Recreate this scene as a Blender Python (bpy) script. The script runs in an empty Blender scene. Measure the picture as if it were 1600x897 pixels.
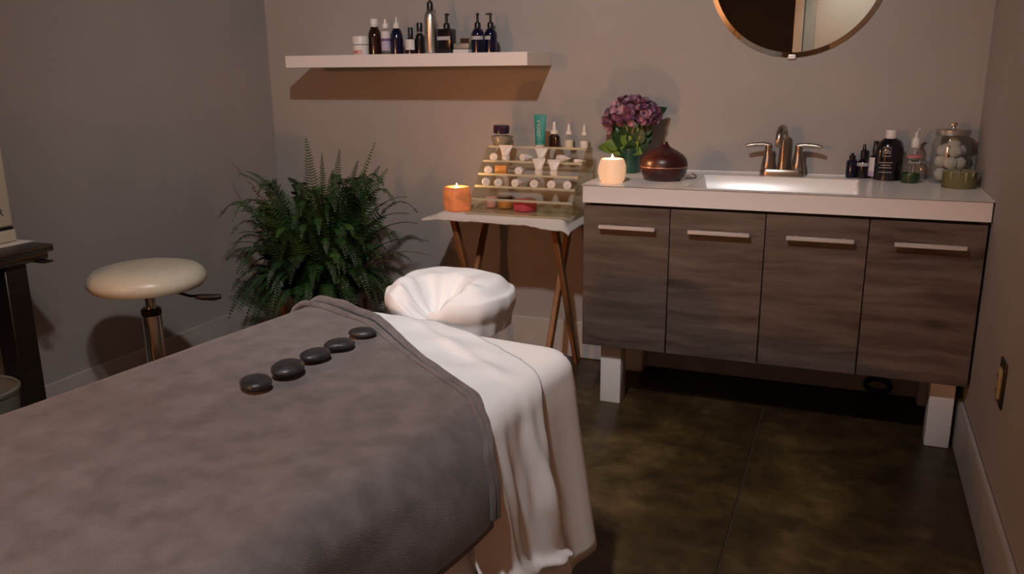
import bpy, bmesh, math, random
from mathutils import Vector, Matrix, noise
random.seed(7)
PI = math.pi
SC = bpy.context.scene
COL = SC.collection

# ------------------------------------------------------------------ camera
CAM = Vector((-0.4234, -3.4474, 1.2464)); YAW, PITCH, ROLL, FPX = 0.380, 0.2507, -0.0086, 1315.7
_f = Vector((-math.sin(YAW)*math.cos(PITCH), math.cos(YAW)*math.cos(PITCH), -math.sin(PITCH)))
_r0 = Vector((math.cos(YAW), math.sin(YAW), 0)); _u0 = _r0.cross(_f)
_r = _r0*math.cos(ROLL) + _u0*math.sin(ROLL); _u = -_r0*math.sin(ROLL) + _u0*math.cos(ROLL)
cd = bpy.data.cameras.new('camera'); cam = bpy.data.objects.new('camera', cd); COL.objects.link(cam)
cam.matrix_world = Matrix(((_r.x, _u.x, -_f.x, CAM.x), (_r.y, _u.y, -_f.y, CAM.y), (_r.z, _u.z, -_f.z, CAM.z), (0, 0, 0, 1)))
cd.sensor_fit = 'HORIZONTAL'; cd.sensor_width = 36; cd.lens = FPX/1600*36; cd.clip_start = .02
SC.camera = cam

# ------------------------------------------------------------------ world / exposure
w = bpy.data.worlds.new('world'); SC.world = w; w.use_nodes = True
w.node_tree.nodes['Background'].inputs[0].default_value = (.5, .5, .55, 1)
w.node_tree.nodes['Background'].inputs[1].default_value = .004
SC.cycles.transparent_max_bounces = 40
SC.view_settings.view_transform = 'Standard'; SC.view_settings.look = 'None'
SC.view_settings.exposure = 0.0; SC.view_settings.gamma = 1.0; SC.view_settings.use_curve_mapping = False
KEY_POS = Vector((-1.06, -2.75, 2.52)); KEY_W = 128.0; BED_W = 88.0; KEY_COL = (1.0, .94, .92)
WARM_POS = Vector((-2.75, -5.20, 1.52)); WARM_W = 104.0; WARM_COL = (1.0, .40, .155)
CANDLE_W = 1.1

# ------------------------------------------------------------------ pixel -> place
def ray(x, y): return _f + _r*((x-800)/FPX) - _u*((y-448.5)/FPX)
def on_y(x, y, Y): d = ray(x, y); return CAM + d*((Y-CAM.y)/d.y)
def on_z(x, y, Z): d = ray(x, y); return CAM + d*((Z-CAM.z)/d.z)
def mpp(p): return (Vector(p)-CAM).dot(_f)/FPX      # metres per photo pixel at a place

# ------------------------------------------------------------------ materials
def nodes(name):
    m = bpy.data.materials.new(name); m.use_nodes = True
    nt = m.node_tree; return m, nt, nt.nodes['Principled BSDF']
def mat(name, col, rough=.5, metal=0, var=0, vscale=8, bump=0, bscale=60, spec=.5, stretch=(1, 1, 1), sheen=0, trans=0, coat=0, emit=None, es=0, col2=None, detail=4, sss=0):
    m, nt, b = nodes(name); N, L = nt.nodes, nt.links
    b.inputs['Base Color'].default_value = (*col, 1); b.inputs['Roughness'].default_value = rough
    b.inputs['Metallic'].default_value = metal; b.inputs['Specular IOR Level'].default_value = spec
    b.inputs['Sheen Weight'].default_value = sheen; b.inputs['Transmission Weight'].default_value = trans
    b.inputs['Coat Weight'].default_value = coat
    if sss:
        b.inputs['Subsurface Weight'].default_value = sss; b.inputs['Subsurface Radius'].default_value = (.02, .01, .005)
    if emit: b.inputs['Emission Color'].default_value = (*emit, 1); b.inputs['Emission Strength'].default_value = es
    if var or bump:
        tc = N.new('ShaderNodeTexCoord'); mp = N.new('ShaderNodeMapping'); L.new(tc.outputs['Object'], mp.inputs[0])
        mp.inputs['Scale'].default_value = stretch
    if var:
        n = N.new('ShaderNodeTexNoise'); L.new(mp.outputs[0], n.inputs[0]); n.inputs['Scale'].default_value = vscale; n.inputs['Detail'].default_value = detail
        r = N.new('ShaderNodeValToRGB'); L.new(n.outputs[0], r.inputs[0])
        c2 = col2 or tuple(min(1, c*(1+var)) for c in col); c1 = tuple(c*(1-var) for c in col) if not col2 else col
        r.color_ramp.elements[0].position = .32; r.color_ramp.elements[1].position = .68
        r.color_ramp.elements[0].color = (*c1, 1); r.color_ramp.elements[1].color = (*c2, 1)
        L.new(r.outputs[0], b.inputs['Base Color'])
    if bump:
        n2 = N.new('ShaderNodeTexNoise'); L.new(mp.outputs[0], n2.inputs[0]); n2.inputs['Scale'].default_value = bscale; n2.inputs['Detail'].default_value = 3
        bp = N.new('ShaderNodeBump'); bp.inputs['Strength'].default_value = bump; bp.inputs['Distance'].default_value = .004
        L.new(n2.outputs[0], bp.inputs['Height']); L.new(bp.outputs[0], b.inputs['Normal'])
    return m
def clear_mat(name, tint, haze=.12, haze_col=(.6, .58, .45), rough=.05):
    m, nt, b = nodes(name); N, L = nt.nodes, nt.links; N.remove(b)
    out = [x for x in N if x.type == 'OUTPUT_MATERIAL'][0]
    t = N.new('ShaderNodeBsdfTransparent'); t.inputs[0].default_value = (*tint, 1)
    g = N.new('ShaderNodeBsdfGlossy'); g.inputs['Roughness'].default_value = rough; g.inputs[0].default_value = (.9, .9, .9, 1)
    d = N.new('ShaderNodeBsdfDiffuse'); d.inputs[0].default_value = (*haze_col, 1)
    lw = N.new('ShaderNodeLayerWeight'); lw.inputs[0].default_value = .5
    pw = N.new('ShaderNodeMath'); pw.operation = 'POWER'; L.new(lw.outputs['Facing'], pw.inputs[0]); pw.inputs[1].default_value = 4
    fr = N.new('ShaderNodeMath'); fr.operation = 'MULTIPLY_ADD'; L.new(pw.outputs[0], fr.inputs[0]); fr.inputs[1].default_value = .55; fr.inputs[2].default_value = .035
    m1 = N.new('ShaderNodeMixShader'); m1.inputs[0].default_value = haze; L.new(t.outputs[0], m1.inputs[1]); L.new(d.outputs[0], m1.inputs[2])
    m2 = N.new('ShaderNodeMixShader'); L.new(fr.outputs[0], m2.inputs[0]); L.new(m1.outputs[0], m2.inputs[1]); L.new(g.outputs[0], m2.inputs[2])
    L.new(m2.outputs[0], out.inputs[0]); return m
def wood_mat(name, stops, scale=(1.2, 6, 13), knots=True, rough=.5):
    m, nt, b = nodes(name); N, L = nt.nodes, nt.links
    tc = N.new('ShaderNodeTexCoord'); oi = N.new('ShaderNodeObjectInfo')
    ad = N.new('ShaderNodeVectorMath'); ad.operation = 'MULTIPLY_ADD'
    cb = N.new('ShaderNodeCombineXYZ'); L.new(oi.outputs['Random'], cb.inputs[0]); L.new(oi.outputs['Random'], cb.inputs[2])
    ad.inputs[1].default_value = (37, 0, 53); L.new(cb.outputs[0], ad.inputs[0]); L.new(tc.outputs['Object'], ad.inputs[2])
    w1 = N.new('ShaderNodeTexNoise'); L.new(ad.outputs[0], w1.inputs[0]); w1.inputs['Scale'].default_value = 3.2; w1.inputs['Detail'].default_value = 2
    wv = N.new('ShaderNodeVectorMath'); wv.operation = 'MULTIPLY_ADD'; L.new(w1.outputs['Color'], wv.inputs[0]); wv.inputs[1].default_value = (0.05, 0, .06); L.new(ad.outputs[0], wv.inputs[2])
    mp = N.new('ShaderNodeMapping'); mp.inputs['Scale'].default_value = scale; L.new(wv.outputs[0], mp.inputs[0])
    n = N.new('ShaderNodeTexNoise'); n.inputs['Scale'].default_value = 2.0; n.inputs['Detail'].default_value = 7; n.inputs['Roughness'].default_value = .62; L.new(mp.outputs[0], n.inputs[0])
    r = N.new('ShaderNodeValToRGB'); L.new(n.outputs[0], r.inputs[0])
    els = r.color_ramp.elements
    for i, (p, c) in enumerate(stops):
        e = els[i] if i < 2 else els.new(p)
        e.position = p; e.color = (*c, 1)
    col = r.outputs[0]
    if knots:
        v = N.new('ShaderNodeTexVoronoi'); v.inputs['Scale'].default_value = 5.5; v.inputs['Randomness'].default_value = 1
        mk = N.new('ShaderNodeMapping'); mk.inputs['Scale'].default_value = (.62, .01, 1.25); L.new(ad.outputs[0], mk.inputs[0]); L.new(mk.outputs[0], v.inputs[0])
        kr = N.new('ShaderNodeValToRGB'); L.new(v.outputs['Distance'], kr.inputs[0])
        kr.color_ramp.elements[0].position = .02; kr.color_ramp.elements[0].color = (.3, .25, .22, 1)
        kr.color_ramp.elements[1].position = .19; kr.color_ramp.elements[1].color = (1, 1, 1, 1)
        mx = N.new('ShaderNodeMix'); mx.data_type = 'RGBA'; mx.blend_type = 'MULTIPLY'; mx.inputs[0].default_value = .8
        L.new(col, mx.inputs[6]); L.new(kr.outputs[0], mx.inputs[7]); col = mx.outputs[2]
    if knots:                                   # sparse long cracks and dark streaks of the veneer
        ms = N.new('ShaderNodeMapping'); ms.inputs['Scale'].default_value = (1.1, .01, 9); L.new(wv.outputs[0], ms.inputs[0])
        n3 = N.new('ShaderNodeTexNoise'); n3.inputs['Scale'].default_value = 1.6; n3.inputs['Detail'].default_value = 3; n3.inputs['Distortion'].default_value = .5; L.new(ms.outputs[0], n3.inputs[0])
        r3 = N.new('ShaderNodeValToRGB'); L.new(n3.outputs[0], r3.inputs[0]); r3.color_ramp.elements[0].position = .30; r3.color_ramp.elements[0].color = (.42, .36, .32, 1); r3.color_ramp.elements[1].position = .40; r3.color_ramp.elements[1].color = (1, 1, 1, 1)
        m3 = N.new('ShaderNodeMix'); m3.data_type = 'RGBA'; m3.blend_type = 'MULTIPLY'; m3.inputs[0].default_value = .9; L.new(col, m3.inputs[6]); L.new(r3.outputs[0], m3.inputs[7]); col = m3.outputs[2]
    L.new(col, b.inputs['Base Color']); b.inputs['Roughness'].default_value = rough
    bp = N.new('ShaderNodeBump'); bp.inputs['Strength'].default_value = .25; bp.inputs['Distance'].default_value = .002; L.new(n.outputs[0], bp.inputs['Height']); L.new(bp.outputs[0], b.inputs['Normal'])
    return m
def floor_mat():
    m, nt, b = nodes('stained_concrete'); N, L = nt.nodes, nt.links
    tc = N.new('ShaderNodeTexCoord')
    def nz(s, d, ro=.6):
        n = N.new('ShaderNodeTexNoise'); n.inputs['Scale'].default_value = s; n.inputs['Detail'].default_value = d; n.inputs['Roughness'].default_value = ro; n.inputs['Distortion'].default_value = .4
        L.new(tc.outputs['Object'], n.inputs[0]); return n
    a = nz(2.6, 8, .65); c = nz(11, 6)
    r = N.new('ShaderNodeValToRGB'); L.new(a.outputs[0], r.inputs[0]); e = r.color_ramp.elements
    e[0].position = .3; e[0].color = (.036, .022, .010, 1); e[1].position = .72; e[1].color = (.215, .145, .062, 1)
    q = e.new(.5); q.color = (.088, .058, .025, 1)
    r2 = N.new('ShaderNodeValToRGB'); L.new(c.outputs[0], r2.inputs[0]); r2.color_ramp.elements[0].position = .3; r2.color_ramp.elements[0].color = (.5, .45, .4, 1); r2.color_ramp.elements[1].position = .75; r2.color_ramp.elements[1].color = (1.25, 1.2, 1.1, 1)
    mx = N.new('ShaderNodeMix'); mx.data_type = 'RGBA'; mx.blend_type = 'MULTIPLY'; mx.inputs[0].default_value = 1; L.new(r.outputs[0], mx.inputs[6]); L.new(r2.outputs[0], mx.inputs[7])
    L.new(mx.outputs[2], b.inputs['Base Color']); b.inputs['Roughness'].default_value = .42; b.inputs['Specular IOR Level'].default_value = .3
    bp = N.new('ShaderNodeBump'); bp.inputs['Strength'].default_value = .15; L.new(c.outputs[0], bp.inputs['Height']); bp.inputs['Distance'].default_value = .003; L.new(bp.outputs[0], b.inputs['Normal'])
    return m
M = {}
M['wall'] = mat('wall_paint', (.36, .335, .322), .75, bump=.08, bscale=160, var=.03, vscale=3)
M['ceil'] = mat('ceiling_paint', (.16, .155, .15), .85, bump=.08, bscale=90)
M['floor'] = floor_mat()
M['joint'] = mat('joint_dark', (.05, .035, .02), .9, bump=.3)
M['trim'] = mat('baseboard_paint', (.47, .44, .42), .5, var=.05, vscale=12)
M['door'] = mat('door_paint', (.74, .72, .66), .5)
M['wood'] = wood_mat('greyed_oak', [(.24, (.050, .035, .028)), (.78, (.200, .152, .128)), (.45, (.108, .077, .062)), (.58, (.146, .107, .089))])
M['wood_edge'] = mat('oak_edge', (.13, .10, .085), .6)
M['dark_gap'] = mat('carcass_black', (.012, .010, .009), .8)
M['counter'] = mat('cultured_marble', (.88, .84, .81), .22)
M['white_gloss'] = mat('white_lacquer', (.80, .76, .74), .35)
M['nickel'] = mat('brushed_nickel', (.78, .77, .76), .36, .55)
M['bronze'] = mat('brushed_bronze', (.44, .37, .31), .28, 1)
M['chrome'] = mat('chrome', (.75, .74, .72), .15, 1)
M['alu'] = mat('aluminium', (.62, .60, .57), .34, 1)
M['black_plastic'] = mat('black_plastic', (.012, .012, .013), .3)
M['white_plastic'] = mat('white_plastic', (.72, .70, .68), .38)
M['cream_plastic'] = mat('cream_plastic', (.62, .58, .47), .4)
M['paper'] = mat('paper', (.74, .72, .68), .7)
M['label_grey'] = mat('label_grey', (.42, .41, .43), .6)
M['label_white'] = mat('label_white', (.66, .64, .64), .6)
M['label_black'] = mat('label_black', (.03, .03, .04), .5)
M['lavender'] = mat('label_lavender', (.46, .40, .55), .6)
M['purple'] = mat('label_purple', (.16, .07, .24), .5)
M['red'] = mat('label_red', (.50, .12, .14), .5)
M['pink'] = mat('label_pink', (.62, .36, .34), .5)
M['amber'] = mat('amber_glass', (.022, .007, .004), .12, coat=.3)
M['cobalt'] = mat('cobalt_glass', (.004, .005, .026), .14, coat=.3)
M['black_glass'] = mat('black_glass', (.008, .006, .010), .14, coat=.3)
M['clear'] = clear_mat('clear_plastic', (.93, .92, .90), .10, (.7, .68, .62))
M['glass'] = clear_mat('jar_glass', (.93, .94, .93), .03, (.5, .5, .5), .02)
M['acrylic'] = clear_mat('acrylic', (.92, .90, .80), .085, (.62, .57, .42))
M['acrylic_edge'] = clear_mat('acrylic_edge', (.85, .82, .66), .45, (.85, .80, .62))
M['teal'] = mat('teal_plastic', (.035, .29, .28), .35)
M['teal_dark'] = mat('teal_dark', (.025, .16, .17), .4)
M['mirror'] = mat('mirror_silver', (.80, .82, .78), .015, 1)
M['mirror_edge'] = mat('mirror_bevel', (.82, .84, .80), .05, 1)
M['blanket'] = mat('grey_fleece', (.124, .107, .109), .95, var=.26, vscale=22, bump=.5, bscale=520, sheen=.3, stretch=(1, 1, 1), detail=9)
M['sheet'] = mat('white_cotton', (.80, .79, .79), .85, bump=.12, bscale=45, stretch=(1, 1, .35), sheen=.1)
M['sheet_under'] = mat('cream_cotton', (.84, .81, .79), .85, bump=.12, bscale=35, stretch=(1, 1, .3), sheen=.1)
M['vinyl_cream'] = mat('cream_vinyl', (.60, .57, .46), .32, bump=.1, bscale=220)
M['vinyl_dark'] = mat('dark_vinyl', (.05, .045, .05), .5)
M['stone'] = mat('basalt', (.028, .027, .028), .42, var=.4, vscale=40, bump=.25, bscale=120)
M['stand_wood'] = wood_mat('pine_stain', [(.3, (.19, .075, .026)), (.7, (.36, .16, .062))], scale=(8, 8, 1.2), knots=False)
M['desk'] = mat('espresso_wood', (.018, .012, .010), .35, var=.3, vscale=12, stretch=(6, 1, 6))
M['towel'] = mat('terry_towel', (.72, .68, .64), .95, bump=.9, bscale=260, sheen=.3)
M['fern'] = mat('fern_leaf', (.018, .052, .012), .5, var=.5, vscale=5)
M['fern_lt'] = mat('fern_leaf_light', (.045, .105, .022), .5, var=.4, vscale=6)
M['fern_dry'] = mat('fern_leaf_dry', (.13, .070, .040), .7, var=.3, vscale=9)
M['fern_stem'] = mat('fern_stem', (.05, .05, .015), .6)
M['soil'] = mat('soil', (.02, .014, .010), .95, bump=.6, bscale=90)
M['terracotta'] = mat('terracotta', (.33, .15, .085), .7, var=.15)
M['green_pot'] = mat('green_glaze', (.014, .062, .050), .3, var=.3, vscale=14)
M['petal'] = mat('mauve_petal', (.30, .145, .225), .6, var=.4, vscale=22)
M['petal2'] = mat('mauve_petal_pale', (.46, .27, .36), .6, var=.3, vscale=22)
M['petal3'] = mat('mauve_petal_dark', (.15, .05, .11), .6, var=.3, vscale=22)
M['leaf'] = mat('bright_leaf', (.11, .20, .035), .45, var=.3, vscale=18)
M['leaf_dark'] = mat('dark_leaf', (.018, .050, .018), .4, var=.3, vscale=18)
M['diffuser'] = wood_mat('dark_red_wood', [(.3, (.024, .005, .004)), (.7, (.065, .012, .010))], scale=(3, 3, 14), knots=False, rough=.35)
M['gold'] = mat('brass_ring', (.55, .28, .2), .3, .7)
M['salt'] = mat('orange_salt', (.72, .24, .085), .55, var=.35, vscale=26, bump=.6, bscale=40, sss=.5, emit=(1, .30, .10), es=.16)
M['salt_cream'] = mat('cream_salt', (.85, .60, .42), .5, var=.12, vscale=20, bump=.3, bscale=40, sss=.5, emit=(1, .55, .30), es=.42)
M['wax'] = mat('wax', (.85, .62, .42), .5, emit=(1, .60, .28), es=1.2)
M['flame'] = mat('flame', (1, .7, .3), .5, emit=(1, .72, .36), es=14)
M['wick'] = mat('wick', (.02, .015, .01), .9)
M['green_wax'] = mat('green_wax', (.13, .125, .05), .55, var=.15, vscale=20)
M['green_wax_top'] = mat('pale_wax', (.27, .25, .15), .5, var=.2, vscale=40)
M['green_jar'] = mat('green_translucent', (.022, .050, .018), .35)
M['cotton'] = mat('cotton_ball', (.78, .75, .69), .95, bump=.6, bscale=130, sheen=.3)
M['jar_purple'] = mat('dark_purple_lid', (.030, .016, .040), .3)
M['jar_grey'] = mat('greygreen_jar', (.26, .25, .20), .3, coat=.3)
M['orange_box'] = mat('amber_packet', (.55, .26, .07), .35)
M['pink_gel'] = mat('pink_gel', (.50, .065, .095), .35)
M['brass_plate'] = mat('antique_plate', (.045, .035, .022), .4, .5)
M['ivory'] = mat('ivory_outlet', (.40, .33, .17), .4)
M['greybox'] = mat('grey_tin', (.30, .285, .255), .4, .3)
M['bin'] = clear_mat('bin_plastic', (.55, .58, .54), .35, (.35, .37, .33), .2)
def emis(name, col, s):
    m, nt, b = nodes(name); b.inputs['Base Color'].default_value = (.8, .8, .8, 1); b.inputs['Emission Color'].default_value = (*col, 1); b.inputs['Emission Strength'].default_value = s; return m

# ------------------------------------------------------------------ mesh helpers
def link(name, me, m, parent=None, loc=(0, 0, 0), rot=(0, 0, 0)):
    o = bpy.data.objects.new(name, me); COL.objects.link(o)
    if m is not None and not me.materials: me.materials.append(M[m] if isinstance(m, str) else m)
    o.parent = parent; o.location = loc; o.rotation_euler = rot; return o
def fin(name, bm, m, parent=None, smooth=True, loc=(0, 0, 0), rot=(0, 0, 0), angle=40):
    bmesh.ops.recalc_face_normals(bm, faces=bm.faces)
    me = bpy.data.meshes.new(name); bm.to_mesh(me); bm.free()
    if smooth:
        for p in me.polygons: p.use_smooth = True
        try: me.set_sharp_from_angle(angle=math.radians(angle))
        except Exception: pass
    return link(name, me, m, parent, loc, rot)
def tag(o, label, cat, group=None, kind=None):
    o['label'] = label; o['category'] = cat
    if group: o['group'] = group
    if kind: o['kind'] = kind
    return o
def struct(o, label=None, cat=None):
    o['kind'] = 'structure'
    if label: o['label'] = label
    if cat: o['category'] = cat
    return o
def thing(name, loc, label, cat, group=None, rz=0, rot=None):
    o = bpy.data.objects.new(name, None); COL.objects.link(o); o.empty_display_size = .05
    o.location = loc; o.rotation_euler = rot or (0, 0, rz); return tag(o, label, cat, group)
def a_box(bm, x0, x1, y0, y1, z0, z1, bev=0, seg=2):
    b = bmesh.new(); r = bmesh.ops.create_cube(b, size=1)
    bmesh.ops.scale(b, vec=(x1-x0, y1-y0, z1-z0), verts=b.verts); bmesh.ops.translate(b, vec=((x0+x1)/2, (y0+y1)/2, (z0+z1)/2), verts=b.verts)
    if bev: bmesh.ops.bevel(b, geom=b.edges[:], offset=bev, segments=seg, affect='EDGES', profile=.5)
    t = bpy.data.meshes.new('t'); b.to_mesh(t); b.free(); bm.from_mesh(t); bpy.data.meshes.remove(t); return bm
def box(x0, x1, y0, y1, z0, z1, bev=0, seg=2): return a_box(bmesh.new(), x0, x1, y0, y1, z0, z1, bev, seg)
def lathe(prof, seg=28, sx=1, sy=1, bm=None):
    bm = bm or bmesh.new(); rings = []
    for r, z in prof:
        if r < 1e-6: rings.append([bm.verts.new((0, 0, z))])
        else: rings.append([bm.verts.new((r*sx*math.cos(2*PI*i/seg), r*sy*math.sin(2*PI*i/seg), z)) for i in range(seg)])
    for a, b in zip(rings, rings[1:]):
        for i in range(seg):
            j = (i+1) % seg
            if len(a) == 1 and len(b) == 1: continue
            if len(a) == 1: bm.faces.new((a[0], b[i], b[j]))
            elif len(b) == 1: bm.faces.new((a[i], a[j], b[0]))
            else: bm.faces.new((a[i], a[j], b[j], b[i]))
    return bm
def tube(path, rad, seg=10, bm=None, caps=True):
    bm = bm or bmesh.new(); P = [Vector(p) for p in path]; n = len(P); rads = rad if isinstance(rad, (list, tuple)) else [rad]*n
    rings = []; up = Vector((0, 0, 1))
    t0 = (P[1]-P[0]).normalized(); ref = up if abs(t0.z) < .9 else Vector((1, 0, 0)); nx = t0.cross(ref).normalized()
    for i in range(n):
        t = (P[min(i+1, n-1)]-P[max(i-1, 0)]).normalized(); nx = (nx - t*nx.dot(t)).normalized(); ny = t.cross(nx)
        rings.append([bm.verts.new(P[i]+(nx*math.cos(2*PI*k/seg)+ny*math.sin(2*PI*k/seg))*rads[i]) for k in range(seg)])
    for a, b in zip(rings, rings[1:]):
        for k in range(seg): bm.faces.new((a[k], a[(k+1) % seg], b[(k+1) % seg], b[k]))
    if caps: bm.faces.new(rings[0][::-1]); bm.faces.new(rings[-1])
    return bm
def bar(p, q, w, d, bm=None, side=Vector((1, 0, 0)), bev=.003):
    """rectangular bar from p to q; w along side, d across"""
    bm = bm or bmesh.new(); p = Vector(p); q = Vector(q); t = (q-p).normalized(); s = (side - t*side.dot(t)).normalized(); n = t.cross(s)
    b = box(-w/2, w/2, -d/2, d/2, 0, (q-p).length, bev, 1)
    mtx = Matrix(((s.x, n.x, t.x, p.x), (s.y, n.y, t.y, p.y), (s.z, n.z, t.z, p.z), (0, 0, 0, 1)))
    bmesh.ops.transform(b, matrix=mtx, verts=b.verts); me = bpy.data.meshes.new('t'); b.to_mesh(me); b.free(); bm.from_mesh(me); bpy.data.meshes.remove(me); return bm
def grid(fn, nu, nv, bm=None):
    bm = bm or bmesh.new(); vs = [[bm.verts.new(fn(i/nu, j/nv)) for j in range(nv+1)] for i in range(nu+1)]
    for i in range(nu):
        for j in range(nv): bm.faces.new((vs[i][j], vs[i+1][j], vs[i+1][j+1], vs[i][j+1]))
    return bm
def solid(o, th, off=-1):
    md = o.modifiers.new('thickness', 'SOLIDIFY'); md.thickness = th; md.offset = off; return o
def band(r, z0, z1, a0, a1, seg=16, sx=1, sy=1):
    """a label strip on a round body, angles in degrees (-90 faces the viewer)"""
    bm = bmesh.new(); prev = None
    for i in range(seg+1):
        a = math.radians(a0+(a1-a0)*i/seg); p = [bm.verts.new((r*sx*math.cos(a), r*sy*math.sin(a), z)) for z in (z0, z1)]
        if prev: bm.faces.new((prev[0], p[0], p[1], prev[1]))
        prev = p
    return bm
def text(name, s, size, m, parent, loc, rot, wrap_r=None, sh=0):
    c = bpy.data.curves.new('t', 'FONT'); c.body = s; c.size = size; c.align_x = 'CENTER'; c.align_y = 'CENTER'; c.extrude = .0003; c.shear = sh
    o = bpy.data.objects.new('t', c); COL.objects.link(o); dg = bpy.context.evaluated_depsgraph_get(); dg.update()
    me = bpy.data.meshes.new_from_object(o.evaluated_get(dg)); bpy.data.objects.remove(o); bpy.data.curves.remove(c)
    me.materials.clear()
    if wrap_r:
        for v in me.vertices: v.co.z -= wrap_r - math.sqrt(max(0, wrap_r**2 - v.co.x**2))
    return link(name, me, m, parent, loc, rot)
def lerp(tab, x):
    if x <= tab[0][0]: return tab[0][1]
    for (a, p), (b, q) in zip(tab, tab[1:]):
        if x <= b: return p+(q-p)*(x-a)/(b-a)
    return tab[-1][1]
def sstep(a, b, x):
    t = max(0, min(1, (x-a)/(b-a))); return t*t*(3-2*t)
def nz(x, y, z=0): return noise.noise(Vector((x, y, z)))

# ------------------------------------------------------------------ the room
XL, YB, ZC = -3.043, -5.60, 2.70
fl = fin('floor', box(XL-.1, .1, YB-.1, .1, -.06, -.004), 'joint', None, False); struct(fl)
JX = -.648
for a, b in ((XL-.1, JX-.003), (JX+.003, .1)):
    fin('slab', box(a, b, YB-.1, .1, -.0040, 0, .0015, 2), 'floor', fl, True)
struct(fin('wall_back', box(XL-.1, .1, 0, .1, 0, ZC), 'wall', None, False))
struct(fin('wall_left', box(XL-.1, XL, YB, 0, 0, ZC), 'wall', None, False))
struct(fin('wall_right', box(0, .1, YB, 0, 0, ZC), 'wall', None, False))
bm = box(XL-.1, -1.95, YB-.1, YB, 0, ZC); a_box(bm, -1.95, -1.03, YB-.1, YB, 2.3, ZC); a_box(bm, -1.03, -.07, YB-.1, YB, 2.06, ZC); a_box(bm, -.07, .1, YB-.1, YB, 0, ZC)
struct(fin('wall_front', bm, 'wall', None, False))
bm = box(-2.05, -1.95, YB-1.6, YB-.1, 0, 2.3); a_box(bm, -1.04, -.94, YB-1.6, YB-.1, 0, 2.3); a_box(bm, -2.05, -.94, YB-1.7, YB-1.6, 0, 2.3); a_box(bm, -2.05, -.94, YB-1.7, YB-.1, 2.3, 2.4)
struct(fin('wall_hall', bm, 'wall', None, False))
struct(fin('floor_hall', box(-2.05, -.94, YB-1.7, YB-.1, -.06, 0), 'joint', None, False))
struct(fin('ceiling', box(XL-.1, .1, YB-.1, .1, ZC, ZC+.08), 'ceil', None, False))
HB = .168
struct(fin('baseboard_back', box(XL, 0, -.016, -.0005, .0005, HB, .003, 1), 'trim', None))
struct(fin('baseboard_left', box(XL+.0005, XL+.016, YB, -.0165, .0005, HB, .003, 1), 'trim', None))
struct(fin('baseboard_right', box(-.016, -.0005, YB, -.0165, .0005, HB, .003, 1), 'trim', None))
d = struct(fin('door_1', box(-.94, -.16, YB-.06, YB-.02, .008, 2.04, .003, 1), 'door', None))
fin('door_panel', box(-.84, -.26, YB-.022, YB-.012, .2, .95, .006, 1), 'door', d); fin('door_panel', box(-.84, -.26, YB-.022, YB-.012, 1.1, 1.9, .006, 1), 'door', d)
fin('door_knob', lathe([(0, 0), (.012, .001), (.012, .03), (.028, .04), (.03, .055), (.02, .07), (0, .072)]), 'nickel', d, loc=(-.22, YB-.02, 1.0), rot=(-PI/2, 0, 0))
bm = box(-1.03, -.95, YB-.09, YB+.014, 0, 2.06, .004, 1); a_box(bm, -.15, -.07, YB-.09, YB+.014, 0, 2.06, .004, 1); a_box(bm, -1.03, -.07, YB-.09, YB+.014, 2.06, 2.14, .004, 1)
struct(fin('trim_1', bm, 'door', None))

# wall outlet on the right wall
o = thing('wall_outlet', (0, -1.05, .445), 'dark metal wall plate with an ivory double outlet, low on the right wall', 'outlet')
fin('cover_plate', box(-.006, 0, -.040, .040, -.062, .062, .003, 2), 'brass_plate', o)
s_ = fin('socket', box(-.014, -.005, -.018, .018, -.042, .042, .004, 2), 'ivory', o)
for zz in (-.02, .02):
    for yy in (-.006, .006): fin('slot', box(-.0146, -.0138, yy-.0012, yy+.0012, zz-.006, zz+.006), 'black_plastic', s_, False)

# ------------------------------------------------------------------ lamps (out of the picture)
o = thing('ceiling_lamp', (KEY_POS.x, KEY_POS.y, ZC), 'black spot lamp with an added bed-lighting head on a ceiling mount above the massage table', 'lamp')
fin('mount', lathe([(0, 0), (.07, 0), (.07, -.02), (.02, -.04), (.02, KEY_POS.z-ZC+.10), (0, KEY_POS.z-ZC+.10)]), 'white_gloss', o)
M['key'] = emis('lamp_lens', KEY_COL, 4.0); RS = .085
def lamp_head(o, pos, aim, watts, cone, colr, rad=.05):
    ax = (Vector(aim)-Vector(pos)).normalized(); pr_ = [(RS*math.sin(PI/2*i/10), RS*math.cos(PI/2*i/10)) for i in range(11)]; lc = Vector(pos)-Vector(o.location)
    sd = fin('shade', lathe(pr_+[(RS, -.03), (RS-.004, -.03)]+[(r*.965, z*.965) for r, z in pr_[::-1]], 36), 'black_plastic', o, loc=lc); sd.rotation_mode = 'QUATERNION'; sd.rotation_quaternion = (-ax).to_track_quat('Z', 'Y')
    fin('lens', lathe([(0, .02), (.04, .02), (.05, .03), (.05, .05), (0, .05)], 24), 'key', sd)
    kl = bpy.data.lights.new('spot_bulb', 'SPOT'); kl.energy = watts; kl.color = colr; kl.spot_size = math.radians(cone); kl.spot_blend = 1.0; kl.shadow_soft_size = rad
    ko = bpy.data.objects.new('spot_bulb', kl); COL.objects.link(ko); ko.parent = o; ko.location = lc+ax*.05; ko.rotation_mode = 'QUATERNION'; ko.rotation_quaternion = ax.to_track_quat('-Z', 'Y')
lamp_head(o, KEY_POS, (-1.72, -.2, .95), KEY_W, 96, KEY_COL)
lamp_head(o, KEY_POS+Vector((.06, -.20, 0)), (-1.30, -2.55, .64), BED_W, 88, KEY_COL)  # second head, added to brighten the bed
fin('track_bar', box(-.02, .02, -.26, .06, KEY_POS.z-ZC+.105, KEY_POS.z-ZC+.135, .004, 1), 'black_plastic', o)
o = thing('added_door_spot', (-.50, YB+.65, ZC), 'unseen black ceiling spot added to brighten the white door', 'lamp')
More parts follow.
